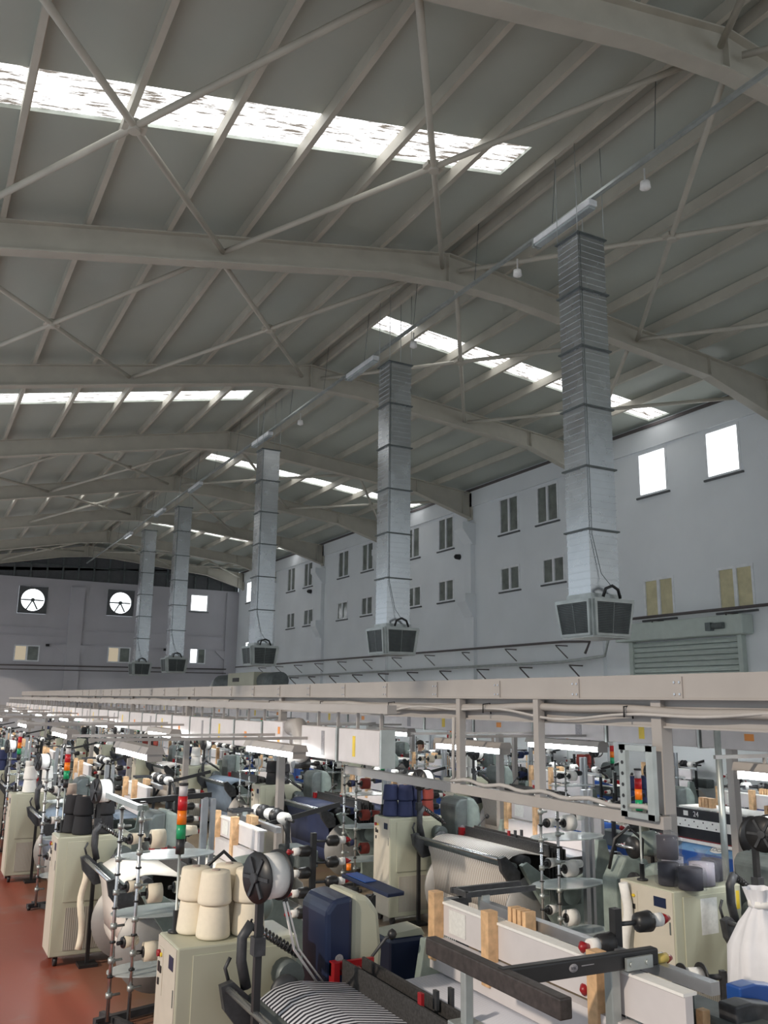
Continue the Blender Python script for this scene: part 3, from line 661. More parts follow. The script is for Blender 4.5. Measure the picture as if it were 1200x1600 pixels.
def creel_stand():
    t = thing('creel_stand')
    for (x, y, h) in ((0, 0, 1.90), (.17, -.08, 1.86)):
        MB().cyl((x, y, .06), (x, y, h), .017, n=10).build('pole', K['chrome'], t)
    MB().box(.86, .92, .28, .34, .06, 1.9).box(.96, 1.0, .28, .34, .06, 1.9).build('aluminium_column', K['alu'], t)
    MB().bar((-.10, .05, .05), (1.05, .36, .05), .06, .06).bar((.17, -.2, .05), (.0, .25, .05), .05, .05).build('base', K['iron'], t)
    for (x, y) in ((-.08, .03), (.2, -.22), (1.0, .36)): MB().cyl((x-.02, y, .028), (x+.02, y, .028), .028).build('caster', K['black'], t)
    for i, z in enumerate((1.42, .92, .42)):
        b = MB(); n = 28; b.prism([(.47+.48*math.cos(2*math.pi*q/n), .12+.27*math.sin(2*math.pi*q/n)) for q in range(n)], z, z+.010, 'z'); b.build('divider_plate', K['plate'], t)
    for (x, y) in ((0, 0), (.17, -.08)):
        for i in range(6):
            z = .25+i*.29+(.06 if x else 0)
            o = MB().cyl((x, y, z), (x, y, z+.045), .030, n=12).cyl((x, y, z+.02), (x+.10, y+.02, z+.02), .012, n=6).build('clamp', K['galv'], t)
            MB().cyl((x, y, z+.17), (x, y, z+.185), .028, n=10).build('collar', K['black'], t)
    return t
def spool(c, big=False):
    t = thing('yarn_spool'); r, L = (.085, .13) if big else (.055, .14)
    MB().lathe([(.018, -.06), (.018, 0)], ax='x', n=10).build('spindle', K['black'], t)
    MB().lathe([(.02, 0), (r, .004), (r*(1 if big else .75), L), (.02, L+.004)], ax='x', n=18).build('yarn_winding', c, t)
    MB().lathe([(.022, -.012), (.05, -.008), (.05, .0), (.022, .004)], ax='x', n=12).build('spindle_head', K['black'], t); return t
def flange_wheel(z):
    t = thing('flanged_bobbin'); 
    for y in (-.075, .075):
        MB().lathe([(.02, -.008), (.14, -.006), (.14, .006), (.02, .008)], (0, y, 0), 'y', 30).build('flange', K['black'], t)
    MB().cyl((0, -.07, 0), (0, .07, 0), .125, n=30).build('white_yarn', K['white'], t)
    b = MB()
    for a in range(6): b.bar((.03*math.cos(a*1.047), -.088, .03*math.sin(a*1.047)), (.12*math.cos(a*1.047), -.088, .12*math.sin(a*1.047)), .02, .012, (0, 1, 0))
    b.cyl((0, -.11, 0), (0, -.08, 0), .03); b.build('spokes', K['iron'], t)
    return t
def bobbin_pole():
    t = thing('bobbin_pole'); MB().box(-.02, .02, -.02, .02, 0, 1.92).box(-.1, .1, -.1, .1, 0, .03).build('post', K['black'], t)
    MB().cyl((0, 0, 1.84), (0, -.14, 1.84), .014).build('axle', K['chrome'], t); MB().box(-.035, .035, -.035, .035, 1.45, 1.55).build('clamp', K['iron'], t); return t
def tower():
    t = thing('signal_tower'); MB().lathe([(.045, 0), (.045, .012), (.018, .02), (.018, .13), (.010, .14), (.010, .52)], n=12).build('pole', K['galv'], t)
    MB().lathe([(.05, 0), (.05, .012), (.022, .02), (.022, .14)], n=12).build('pole_base', K['black'], t)
    MB().cyl((0, 0, .50), (0, 0, .60), .030, n=16).build('socket', K['black'], t)
    z = .60
    for nm, c in (('green_lens', K['green']), ('amber_lens', K['amber']), ('red_lens', K['rlens'])): MB().cyl((0, 0, z), (0, 0, z+.092), .033, n=16).build(nm, c, t); z += .094
    MB().cyl((0, 0, z), (0, 0, z+.07), .030, n=16).build('clear_lens', K['box'], t); MB().cyl((0, 0, z+.07), (0, 0, z+.085), .033, n=16).build('cap', K['black'], t)
    return t
def cabinet():
    t = thing('cabinet'); w, d, h = .82, .46, 1.35
    MB().box(0, w, 0, d, .10, h).build('body', K['cab'], t, bevel=.012)
    MB().box(-.006, 0, .01, d-.01, .12, h-.01).build('side_panel', K['cabside'], t)
    MB().box(.14, w-.08, -.006, 0, .16, .60).build('vent_grille', K['vent'], t)
    MB().box(.10, w-.04, -.008, 0, .66, 1.30).build('door', K['cab'], t, bevel=.003)
    bp = MB().box(-.010, -.006, .30, .40, 1.00, 1.28).build('button_plate', K['cabside'], t)
    MB().cyl((-.03, .38, 1.24), (-.008, .38, 1.24), .022).build('stop_button', K['red'], bp)
    MB().cyl((-.02, .33, 1.24), (-.008, .33, 1.24), .013).build('yellow_button', K['yellow'], bp)
    MB().box(-.018, -.008, .365, .395, 1.13, 1.19).box(-.018, -.008, .32, .35, 1.13, 1.17).box(-.018, -.008, .365, .39, 1.05, 1.09).build('switch', K['black'], bp)
    MB().box(-.010, -.006, .06, .16, 1.20, 1.28).build('display', K['navy'], t)
    MB().box(-.010, -.006, .03, .04, 1.0, 1.1).build('handle', K['dgrey'], t)
    for (x, y) in ((.08, .06), (w-.08, .06), (.08, d-.06), (w-.08, d-.06)):
        MB().cyl((x-.02, y, .05), (x+.02, y, .05), .05, n=14).box(x-.025, x+.025, y-.02, y+.02, .05, .11).build('caster', K['black'], t)
    return t
def cone(c):
    t = thing('yarn_cone'); MB().lathe([(.03, 0), (.105, .002), (.113, .012), (.113, .03), (.096, .195), (.09, .205), (.03, .207)], n=26).build('yarn', c, t)
    MB().lathe([(.026, .19), (.028, .215), (.014, .216)], n=14).build('cone_core', K['taupe'], t); return t
def lamp():
    t = thing('tube_lamp')
    h = MB(); h.prism([(-.10, .05), (-.07, .12), (.07, .12), (.10, .05)], -.77, .77); h.build('housing', K['gantry'], t)
    for x in (-.035, .035): MB().cyl((x, -.72, .015), (x, .72, .015), .032, n=12).build('fluorescent_tube', K['tube'], t)
    for y in (-.76, .73): MB().box(-.075, .075, y, y+.025, -.02, .085).build('end_cap', K['gantry'], t)
    for y in (-.5, .5): MB().box(-.012, .012, y-.012, y+.012, .12, .175).build('hanger', K['gantry'], t)
    return t
def lamp_arm(L):
    t = thing('lamp_arm')
    MB().box(-L, 0, -.5-.012, -.5+.012, 0, .03).box(-L, 0, .488, .512, 0, .03).build('cross_arms', K['gantry'], t)
    MB().box(-.03, -.0, -.52, .52, .03, .055).build('side_rail', K['gantry'], t)
    return t

P_loom = {}
P_loom['bw'] = loom(K['w_bw'], K['w_wb'], -2.55)
B_A = loom(K['w_bw'], K['w_wb'], -1.68); B_B = loom(K['w_bw'], K['w_wb'], -2.2, True)
def variant(base, warp, warp2):
    t = dup(base, (0, -50, 0))
    for ch in t.children:
        n = ch.name.split('.')[0]
        if n in ('warp_sheet', 'warp_beam', 'shed_sheet', 'woven_cloth'):
            me = ch.data.copy(); me.materials.clear(); me.materials.append(warp if n in ('warp_sheet', 'warp_beam') else warp2); ch.data = me
    return t
for nm, a, c in (('white', K['w_white'], K['w_white']), ('beige', K['w_beige'], K['w_wb']), ('navy', K['w_navy'], K['w_navy']), ('slate', K['w_slate'], K['w_slate'])): P_loom[nm+'A'] = variant(B_A, a, c); P_loom[nm] = variant(B_B, a, c)
P_rack, P_stand, P_cab, P_tower, P_pole, P_wheel, P_lamp = weft_rack(), creel_stand(), cabinet(), tower(), bobbin_pole(), flange_wheel(0), lamp()
P_arm = {3.3: lamp_arm(3.3), .75: lamp_arm(.75)}
P_sp = {n: spool(K[n], True) for n in ('white', 'cream', 'blackyarn', 'taupe', 'redyarn', 'navyyarn')}
P_sps = {n: spool(K[n], False) for n in P_sp}
P_cone = {n: cone(K[n]) for n in ('white', 'cream', 'blackyarn', 'navyyarn', 'redyarn')}
PROTOS = [B_A, B_B]+list(P_loom.values())+[P_rack, P_stand, P_cab, P_tower, P_pole, P_wheel, P_lamp]+list(P_arm.values())+list(P_sp.values())+list(P_sps.values())+list(P_cone.values())
CN = {'white': 'white', 'cream': 'cream', 'blackyarn': 'black', 'navyyarn': 'navy', 'redyarn': 'brick red', 'taupe': 'taupe'}
WN = {'bw': 'black and white striped', 'white': 'white', 'beige': 'beige striped', 'navy': 'navy', 'slate': 'slate blue'}

# ---------------------------------------------------------------- three rows of looms
ROWX = [1.7, 5.95, 10.2, 13.42]; ROWN = ['left aisle row', 'second row', 'third row', 'right wall row']; PITCHY = 4.98
spec = {  # (row, j): warp, cone colours on the cabinet (list), spool colours
 (0, 0): ('bw', ['cream']*8, ['cream', 'white']), (0, 1): ('white', ['blackyarn']*6, ['cream', 'cream']), (0, 2): ('slate', ['white']*4, ['taupe', 'white']),
 (1, 0): ('white', [], ['blackyarn', 'white']), (1, 1): ('beige', ['navyyarn']*6+['redyarn']*4, ['white', 'white']), (1, 2): ('navy', ['blackyarn']*4, ['redyarn', 'navyyarn']), (1, 3): ('slate', ['white']*2, ['white', 'white'])}
WARPS = ['white', 'slate', 'beige', 'navy']; CC = ['white', 'blackyarn', 'cream', 'navyyarn', 'white', 'redyarn']
CONEPOS = [(.28, .17), (.52, .16), (.20, .36), (.44, .37), (.70, .30)]
rnd = random.Random(3)
for r in range(4):
    for j in range(9):
        X, Y = ROWX[r], 5.9+PITCHY*j
        if Y > 46.5 or (r >= 2 and j == 0) or (r == 3 and j == 1): continue
        ox = -.05 if (r, j) == (0, 0) else 0
        where = '%s, %s back' % (ROWN[r], ORD[j]) if j else '%s, nearest' % ROWN[r]
        sp_ = spec.get((r, j)) or (WARPS[(r*2+j) % 4], [CC[(r+j) % 6]]*(4 if j < 6 else 2), [CC[(r+2*j) % 6], CC[(r+j+3) % 6]])
        warp, cones, spc = sp_
        l = dup(P_loom[warp+'A' if (r == 0 and j) or r == 3 else warp], (X, Y-(.16 if (r, j) == (1, 0) else 0), 0)); tag(l, 'loom with %s warp, %s' % (WN[warp], where), 'loom', 'looms in the hall')
        cy = -.02 if (r, j) != (1, 0) else -.1
        c = dup(P_cab, (X, Y+cy, 0)); 
        if (r, j) == (1, 0): c.scale = (1, 1.4, 1); c.location.x = 5.92
        desc = '%s cones' % CN[cones[0]] if cones else 'bagged yarn'
        tag(c, 'cream green cabinet topped with %s, %s' % (desc, where), 'cabinet', 'machine control cabinets')
        st = ((len(cones)+1)//2); k = 0
        two = ['left front', 'right front', 'left rear', 'right rear', 'far right']
        for q, cc in enumerate(cones):
            s_, lev = q//2, q % 2; 
            if s_ >= 5: break
            px_, py_ = CONEPOS[s_]
            if (r, j) == (1, 1): px_, py_ = [(.14, .24), (.30, .12), (.46, .13), (.64, .14), (.76, .33)][s_]
            p = dup(P_cone[cc], (X+px_, Y+cy+py_, 1.353+lev*.209), rnd.uniform(0, 6)); tag(p, '%s %s yarn cone, %s stack on the cabinet, %s' % ('upper' if lev else 'lower', CN[cc], two[s_], where), 'yarn cone', 'yarn cones on cabinets')
        if (r, j) != (9, 9):
            tw = dup(P_tower, (X+.09, Y+.38 if j else 6.28, 1.352)); tag(tw, 'red amber green signal tower light on the cabinet, %s' % where, 'signal light', 'signal tower lights')
        # creel stand and its spools
        sx, sy = (X+.22, Y-2.13) if r in (0, 3) else (X+.38, Y-2.78)
        if not (r == 0 and j == 0):
            if j: s = dup(P_stand, (sx, sy, 0)); tag(s, 'wheeled creel stand with clear divider plates, %s' % where, 'creel stand', 'creel stands beside the looms')
            if j and j < 7:
                pos = [(.17, -.08, 1.60, 0, 1), (0, 0, 1.60, .3, 0), (.17, -.08, 1.12, 0, 1), (.0, .0, 1.18, .2, 0), (.17, -.08, .62, 0, 1), (0, 0, .70, .3, 0), (.50, .2, 1.10, 0, 0), (.55, .2, 1.62, 0, 0)]
                for q, (a, b_, z, rz, big) in enumerate(pos[:8 if j < 4 else 4]):
                    cc = spc[q % 2]; p = dup((P_sp if big else P_sps)[cc], (sx+a+.10, sy+b_+.02, z), rz)
                    tag(p, '%s yarn spool, %s on the creel stand, %s' % (CN[cc], ['top front', 'top left', 'middle front', 'middle left', 'lowest front', 'lowest left', 'middle inner', 'top inner'][q], where), 'yarn spool', 'spools on creel stands')
        wr = dup(P_rack, (X+2.0, Y-2.56, 0) if (r, j) != (0, 0) else (3.74, 4.12, 0)); wr.scale.z = 1.08 if (r, j) == (0, 0) else 1; tag(wr, 'black weft feeder rack with red tips, %s' % where, 'weft feeder rack', 'weft feeder racks')
        bp = dup(P_pole, (X+.40 if j else X+.27, Y-.10 if j else 5.18, 0)); tag(bp, 'slim black bobbin pole, %s' % where, 'pole', 'bobbin poles')
        bw = dup(P_wheel, (bp.location.x, bp.location.y-.12, 1.86 if j else 1.90), -1.3); tag(bw, 'black flanged bobbin of white yarn on a pole, %s' % where, 'bobbin', 'flanged bobbins')
        for q, dx in enumerate((.55, 2.1)):
            if r == 0 and j == 0 or (r == 3 and q): continue
            lp = dup(P_lamp, (X+dx, Y-1.15, 2.30)); tag(lp, 'lit fluorescent lamp over the loom, %s side, %s' % ('left' if q == 0 else 'right', where), 'lamp', 'fluorescent lamps over the looms')
        if not (r == 0 and j == 0):
            la = dup(P_arm[3.3 if r < 3 else .75], (X+(3.25 if r < 3 else .68), Y-1.15, 2.47)); tag(la, 'white arm frame holding two tube lamps, %s' % where, 'lamp frame', 'lamp arm frames')

def kill(o):
    for c in list(o.children): kill(c)
    bpy.data.objects.remove(o)
for p in PROTOS: kill(p)

# ---------------------------------------------------------------- foreground specials, nearest loom
t = thing('yarn_guide_frame', (2.68, 3.78, 0))
MB().bar((.0, 0, 1.60), (.98, -.04, 1.60), .06, .085).build('cross_bar', K['black'], t, bevel=.01)
lg = MB().lathe([(.001, -.002), (.020, -.0015), (.020, 0)], ax='y', n=24).build('oval_logo', K['gsticker'], t); lg.scale = (1.35, 1, 1); lg.location = (.42, -.048, 1.605); lg.rotation_euler.z = -.04
text('LGL', .017, K['black'], t, (.42, -.0505, 1.605), (math.pi/2, 0, -.04)); MB().box(.47, .55, -.0535, -.050, 1.608, 1.612).build('logo_line', K['gsticker'], t)
for x in (.74, .88): MB().box(x-.03, x+.03, .0, .06, .0, 1.57).build('post', K['galv'], t, bevel=.006)
MB().box(.74, .92, -.085, -.07, 1.56, 1.62).cyl((.77, -.095, 1.59), (.77, -.085, 1.59), .013).cyl((.88, -.095, 1.59), (.88, -.085, 1.59), .013).build('bolt_plate', K['galv'], t)
MB().lathe([(.012, 0), (.024, .02), (.024, .08), (.013, .09)], (.98, -.04, 1.58), 'x', 12).build('yellow_handle', mat('worn yellow plastic', (.62, .46, .12), .5), t)
MB().box(-.02, .05, -.48, .66, 1.55, 1.64).build('brown_beam', K['brown'], t, bevel=.008)
MB().box(-.01, .04, .28, .33, 1.30, 1.55).box(-.05, .09, .22, .39, 1.24, 1.31).build('beam_post', K['galv'], t, bevel=.006)
tag(t, 'black crossbar with oval logo on galvanised posts, front loom', 'guide frame')
t = thing('tool_pouch', (3.86, 3.78, 0))
MB().prism([(-.05, 1.1), (.1, 1.1), (.1, 1.36), (.07, 1.41), (-.03, 1.40), (-.05, 1.36)], -.02, .10).build('curved_cover', K['dgrey'], t, bevel=.015)
tag(t, 'dark rounded cover standing behind the pale wooden blocks at right', 'machine cover').name = 'machine_cover'
for i, (x, y, z) in enumerate(((3.80, 3.68, 1.05), (3.87, 3.63, 1.05))):
    o = MB().box(0, .055, 0, .05, 0, .30-i*.02).build('wooden_block', K['wood'], loc=(x, y, z), bevel=.004); tag(o, 'pale wooden block at bottom right, %s one of the pair' % ('left' if i == 0 else 'right'), 'wooden block', 'wooden blocks')
    
p0 = at(1035, 1545, 'Z', 1.40)
t = thing('curved_guard', (3.95, 3.5, 0))
arc = [(.0, 1.38), (.12, 1.385), (.3, 1.35), (.5, 1.28), (.7, 1.18), (.9, 1.05)]
MB().prism(arc+[(x, z-.16) for x, z in reversed(arc)], -.02, .10).build('guard_panel', K['iron'], t, bevel=.01)
MB().prism([(x+.2, z+.03) for x, z in arc]+[(x+.2, z-.10) for x, z in reversed(arc)], .12, .22).build('blue_panel', K['blue'], t, bevel=.01)
MB().tube([(x, -.06, z-.22) for x, z in arc], .03).build('hose', K['dgrey'], t)
tag(t, 'dark curved guard with a blue panel behind, bottom right corner', 'machine guard')
# needles cluster by the guard
t = thing('needle_rack', (3.98, 3.30, 0)); b = MB()
for i in range(6): b.cyl((i*.022, .0, 1.15), (i*.022, 0, 1.36-.01*(i % 3)), .0035, n=5)
b.build('needles', K['galv'], t); MB().box(-.02, .14, -.02, .02, 1.08, 1.18).cyl((.05, -.03, 1.22), (.05, .03, 1.22), .035).build('block', K['iron'], t); MB().cyl((.06, 0, 0), (.06, 0, 1.1), .02).build('post', K['iron'], t)
tag(t, 'rack of thin upright needles at the bottom right', 'needle rack')
# control panel on a pole and navy drive unit behind the near loom
t = thing('operator_terminal', (3.42, 6.55, 0)); MB().box(-.03, .03, -.03, .03, 0, 1.40).build('post', K['black'], t)
MB().bar((-.08, .22, 1.52), (.02, -.38, 1.47), .16, .03).build('panel', K['navy'], t, bevel=.005); MB().bar((-.085, .18, 1.538), (-.04, -.08, 1.515), .11, .006).build('screen', K['blue'], t)
MB().cyl((-.08, .24, 1.55), (-.08, .24, 1.60), .02).build('amber_light', K['amber'], t)
MB().tube([(.0, -.05, 1.42), (-.08, -.02, 1.28), (-.08, .0, 1.2), (0, 0, 1.15)], .008, 6).build('cable', K['black'], t)
tag(t, 'tilted navy control panel on a black post beside the cream cabinet', 'control panel')
t = thing('drive_unit', (3.36, 6.1, 0)); MB().box(0, .30, 0, .26, .1, 1.18).build('body', K['navy'], t, bevel=.03)
MB().prism([(0, 1.18), (.30, 1.18), (.27, 1.23), (.03, 1.21)], .02, .24).build('top_lid', K['cab'], t); MB().box(.12, .20, -.006, 0, .55, .75).build('slot', K['white'], t)
MB().box(.28, .50, -.12, -.04, 1.02, 1.16).build('clamp_block', K['black'], t); MB().box(.30, .48, -.128, -.12, 1.07, 1.11).build('label_strip', K['white'], t)
MB().box(.30, .5, -.02, .06, .1, 1.02).build('dark_column', K['iron'], t)
for sx in (0.04, .26): MB().box(sx-.03, sx+.03, .05, .2, 0, .1).build('foot', K['iron'], t)
tag(t, 'navy drive unit with pale lid behind the front loom', 'drive unit')
t = thing('wire_harness', (3.62, 5.78, 0)); b = MB()
for i in range(7): b.cyl((i*.016, 0, .3), (i*.016, 0, 1.48), .003, n=5)
b.build('wires', K['galv'], t); MB().box(.12, .20, -.02, .04, 0, 1.5).build('dark_plate', K['iron'], t); MB().box(-.02, .22, -.03, .03, 1.46, 1.50).build('bar', K['iron'], t)
MB().box(-.02, .22, -.03, .03, 0, .3).build('foot', K['iron'], t)
tag(t, 'bundle of upright steel wires by the dark plate, far side of front loom', 'wire harness')
# thread bundle from the near bobbin
o = MB().tube([(2.07, 5.05, 1.75), (2.25, 5.3, 1.42), (2.52, 5.55, 1.14)], .008, 6).tube([(2.09, 5.05, 1.75), (2.28, 5.3, 1.42), (2.56, 5.55, 1.14)], .006, 6).build('thread_bundle', K['white']); tag(o, 'white thread bundle running down from the nearest bobbin', 'thread')
# crossbar arms on the row one stands
t = thing('guide_arm', (1.95, 9.15, 0)); MB().bar((-.02, .35, 1.93), (.13, -.42, 1.88), .05, .05).build('short_arm', K['galv'], t)
MB().bar((.12, -.05, 1.90), (.98, .10, 1.92), .04, .05).build('long_arm', K['black'], t); 
MB().box(.90, .94, .06, .10, 1.4, 1.9).build('arm_post', K['alu'], t)
tag(t, 'grey and black guide arms atop the creel stand, left aisle', 'guide arm')
# bagged yarn on the right cabinet
def bagged(x, y, z, r, h, tilt, c, lab, knot=True):
    t = thing('bagged_yarn', (x, y, z)); t.rotation_euler.x = tilt
    MB().lathe([(.03, 0), (r*.8, .004), (r*.8, h*.92), (.03, h*.94)], n=20).build('yarn', c, t)
    rr = random.Random(int(x*100)); b = MB(); n = 20; prof = [(.9, -.0), (1.0, .05), (1.05, .4), (1.02, .75), (.85, 1.0), (.35, 1.12), (.18, 1.22), (.38, 1.40), (.45, 1.46)] if knot else [(.9, 0), (1.02, .05), (1.06, .5), (.98, .92), (.7, 1.02), (.2, 1.06)]
    for (f, hz) in prof:
        for i in range(n): a = 2*math.pi*i/n; q = r*f*(1+rr.uniform(-.07, .07)); b.v.append((q*math.cos(a), q*math.sin(a), h*hz+rr.uniform(-.008, .008)+(.002 if hz else 0)))
    for k in range(len(prof)-1):
        for i in range(n): j = (i+1) % n; b._f([k*n+i, k*n+j, (k+1)*n+j, (k+1)*n+i], True)
    b.build('plastic_bag', K['bag'], t); tag(t, lab, 'bagged yarn', 'bagged yarn on the right cabinet')
K['bagyarn'] = mat('charcoal yarn', (.022, .02, .035), .8); K['lilac'] = mat('pale lilac yarn', (.42, .40, .47), .8)
cz = 1.353
bagged(6.10, 6.02, cz, .115, .20, 0, K['bagyarn'], 'bagged dark yarn cone at left rear of the right cabinet, lower', False)
bagged(6.10, 6.02, cz+.215, .115, .21, 0, K['bagyarn'], 'bagged dark yarn cone stacked topmost on the right cabinet')
bagged(6.13, 5.80+.0, cz, .13, .19, 0, K['bagyarn'], 'bagged charcoal yarn cone at front of the right cabinet', False)
bagged(6.38, 5.90, cz, .135, .20, 0, K['lilac'], 'bagged pale lilac yarn cone at centre of the right cabinet')
bagged(6.62, 6.00, cz, .11, .20, 0, K['bagyarn'], 'bagged dark yarn cone at right end of the right cabinet', False)
bagged(6.36, 6.22, cz, .12, .20, 0, K['lilac'], 'bagged pale yarn cone at rear of the right cabinet')
o = MB().box(6.22, 6.42, 5.788, 5.792, .98, 1.27).build('paper_notice', K['paper']); tag(o, 'white paper notice taped to the right cabinet door', 'notice')
o = MB().box(6.66, 6.70, 5.786, 5.792, 1.15, 1.30).build('yellow_label', K['yellow']); tag(o, 'small yellow label on the right cabinet door', 'label')
# hanging strip of white cloth beside cabinets
for (x, y, z0, z1, w, lab) in ((5.84, 6.3, .1, 1.34, .07, 'narrow white cloth strip hanging at left of the right cabinet'), (1.98, 10.68, .2, 1.14, .06, 'cream tow of waste yarn hanging by the second cabinet, left aisle')):
    rr = random.Random(4); b = MB(); n = 14
    pts = [(x+.02*math.sin(i*.7), y+.015*math.cos(i*1.1), z1-(z1-z0)*i/n) for i in range(n+1)]; b.tube(pts, w*.6, 9); o = b.build('waste_yarn', K['white'] if x > 3 else K['cream']); tag(o, lab, 'waste yarn')
# white sack
b = MB(); rr = random.Random(9); n = 28; prof = [(.06, .0), (.24, .03), (.27, .3), (.26, .75), (.23, 1.05), (.15, 1.2), (.07, 1.30), (.11, 1.42)]
t = thing('white_sack', (5.35, 4.45, .25))
for (r_, z_) in prof:
    for i in range(n): a = 2*math.pi*i/n; q = r_*(1+.09*math.sin(a*7+z_*3)*(.3+z_)+rr.uniform(-.015, .015)); b.v.append((q*math.cos(a), q*math.sin(a)*.8, z_))
for k in range(len(prof)-1):
    for i in range(n): j = (i+1) % n; b._f([k*n+i, k*n+j, (k+1)*n+j, (k+1)*n+i], True)
b._f([n-1-i for i in range(n)]); b.build('sack', K['wbag'], t); MB().cyl((0, 0, 1.3), (0, 0, 1.34), .08).build('tie', K['white'], t); MB().box(-.2, .2, -.16, .16, -.25, .02).build('stool_top', K['iron'], t)
tag(t, 'tall white tied sack standing at the right edge', 'sack')
t = thing('white_spool', (5.12, 4.86, 1.02)); t.rotation_euler.z = -.3
MB().cyl((-.09, 0, 0), (.05, 0, 0), .07, n=22).build('yarn', K['white'], t)
for x in (-.10, .05): MB().cyl((x, 0, 0), (x+.012, 0, 0), .10 if x < 0 else .10, n=24).build('flange', K['black'], t)
MB().cyl((.06, 0, 0), (.3, 0, 0), .02).box(.2, .24, -.02, .02, -1.02, .04).build('axle', K['iron'], t)
tag(t, 'white spool between black discs in front of right cabinet', 'spool')
# machine front with perforated strip and blue box, right wall row
t = thing('weaving_machine', (9.90, 7.0, 0))
MB().box(.02, .06, 0, 2.62, 1.34, 1.47).build('black_plank', K['black'], t)
b = MB().box(.0, .03, 0, 2.62, 1.22, 1.34); b.m(1)
for i in range(16):
    for z in (1.25, 1.31): b.cyl((-.002, .1+i*.16+(.06 if z > 1.3 else 0), z), (0, .1+i*.16+(.06 if z > 1.3 else 0), z), .011, n=8)
b.build('perforated_strip', [K['white'], K['black']], t)
MB().box(.03, .08, 0, 2.62, 1.06, 1.22).build('dark_plank', K['black'], t); MB().box(.028, .03, 0, 2.6, 1.065, 1.075).build('red_line', K['red'], t)
MB().box(.0, .06, .2, 2.55, 1.02, 1.06).build('white_ledge', K['white'], t)
MB().box(-.05, .0, 2.58, 2.72, .3, 1.3).build('end_post', K['black'], t)
MB().box(-.10, .30, .9, 2.5, .55, .93).build('blue_box', K['blue'], t, bevel=.01); MB().prism([(-.10, .93), (.06, 1.02), (.30, 1.02), (.30, .93)], .9, 2.5).build('box_lid', K['lblue'], t)
e = MB().cyl((0, 0, 0), (0, 0, .003), .12, n=28).build('oval_badge', K['white'], t); e.location = (-.02, 1.85, .985); e.rotation_euler = (0, -.51, 0); e.scale = (.5, 1, 1)
text('LOCA', .085, K['dgrey'], t, (-.026, 1.85, .99), (math.pi/2-1.05, 0, -math.pi/2), 'badge_lettering')
text('24', .10, K['white'], t, (.018, 2.22, 1.405), (math.pi/2, 0, -math.pi/2), 'number'); MB().box(.012, .018, 2.36, 2.44, 1.375, 1.44).build('white_mark', K['white'], t)
MB().box(.1, .6, 0, 2.6, 1.47, 1.49).build('white_table', K['white'], t); MB().box(.1, .5, .1, 2.5, 0, .55).build('base', K['grey'], t)
for y in (1.0, 2.1):
    b = MB(); [b.box(.2, .3, y+k*.06, y+k*.06+.045, 1.49, 1.62) for k in range(4)]; b.build('wooden_blocks', K['wood'], t)
tag(t, 'machine front numbered 24 with perforated strip and blue box', 'loom front')
t = thing('large_reel', (8.25, 6.9, 0)); MB().lathe([(.03, -.03), (.19, -.02), (.21, 0), (.19, .02), (.03, .03)], (0, 0, 1.52), 'y', 32).lathe([(.03, -.05), (.06, -.045), (.06, 0)], (0, 0, 1.52), 'y').build('wheel', K['black'], t)
MB().box(-.02, .02, .03, .07, 0, 1.55).box(-.12, .12, -.05, .15, 0, .03).build('stand', K['iron'], t); tag(t, 'large black reel wheel at the right edge', 'reel')
# ribbed hose fan unit above gantry, far
t = thing('blower_unit', (9.3, 26.5, 3.14)); MB().box(-.3, .3, -1.6, .8, 0, .55).build('body', K['cab'], t, bevel=.02)
b = MB()
for i in range(10): b.lathe([(.22, 0), (.27, .08), (.22, .16)], (0, .8+i*.17, .26), 'y', 16)
b.build('ribbed_hose', K['dgrey'], t); MB().tube([(0, 2.5, .26), (0, 3.1, .3), (0, 3.4, .1), (0, 3.45, 0)], .1, 10).build('elbow', K['galv'], t)
MB().cyl((0, -1.7, .28), (0, -3.0, .28), .25, n=16).build('fan_drum', K['dgrey'], t); MB().box(-.31, -.3, -.3, .3, .28, .4).build('dark_slot', K['black'], t)
tag(t, 'blower unit with ribbed dark hose above the gantry', 'blower')

def let_off():
    t = thing('drive_gearbox')
    MB().prism([(-.25, .5), (.3, .5), (.34, 1.0), (.2, 1.28), (-.1, 1.32), (-.25, 1.1)], -.1, .12).build('casting', K['grey'], t, bevel=.02)
    MB().lathe([(.05, 0), (.12, .02), (.13, .25), (.10, .30), (.06, .38)], (.15, .0, 1.42), 'x', 18).build('upper_motor', K['grey'], t)
    MB().lathe([(.05, 0), (.10, .02), (.11, .22), (.07, .28)], (.0, -.32, 1.18), 'x', 18).build('lower_motor', K['grey'], t)
    MB().lathe([(.055, -.02), (.055, 0)], (.27, -.32, 1.18), 'x', 14).build('motor_cap', K['black'], t)
    for z in (1.45, 1.1): MB().lathe([(.02, -.02), (.11, -.012), (.11, .012), (.02, .02)], (-.18, -.3, z), 'x', 24).build('black_reel', K['black'], t)
    MB().cyl((-.22, -.1, 1.45), (-.22, -.35, 1.45), .015).cyl((-.22, -.1, 1.1), (-.22, -.35, 1.1), .015).build('reel_axle', K['chrome'], t)
    MB().box(-.05, .05, -.05, .05, 0, .5).box(-.2, .2, -.1, .1, 0, .04).build('stand', K['iron'], t)
    MB().tube([(.1, -.12, 1.3), (.05, -.2, 1.5), (-.05, -.1, 1.62), (-.2, -.05, 1.5), (-.25, 0, 1.2)], .018, 6).build('hose', K['black'], t)
    return t
g0 = let_off(); g0.location = (7.0, 7.5, 0); tag(g0, 'grey green drive gearbox with black reels left of right cabinet', 'gearbox')
g1 = dup(g0, (2.58, 7.75, 0), .3); tag(g1, 'grey green drive gearbox behind the cream yarn cones', 'gearbox')
g2 = dup(g0, (12.2, 8.05, 0), .2); tag(g2, 'grey green drive gearbox behind the machine front numbered 24', 'gearbox')
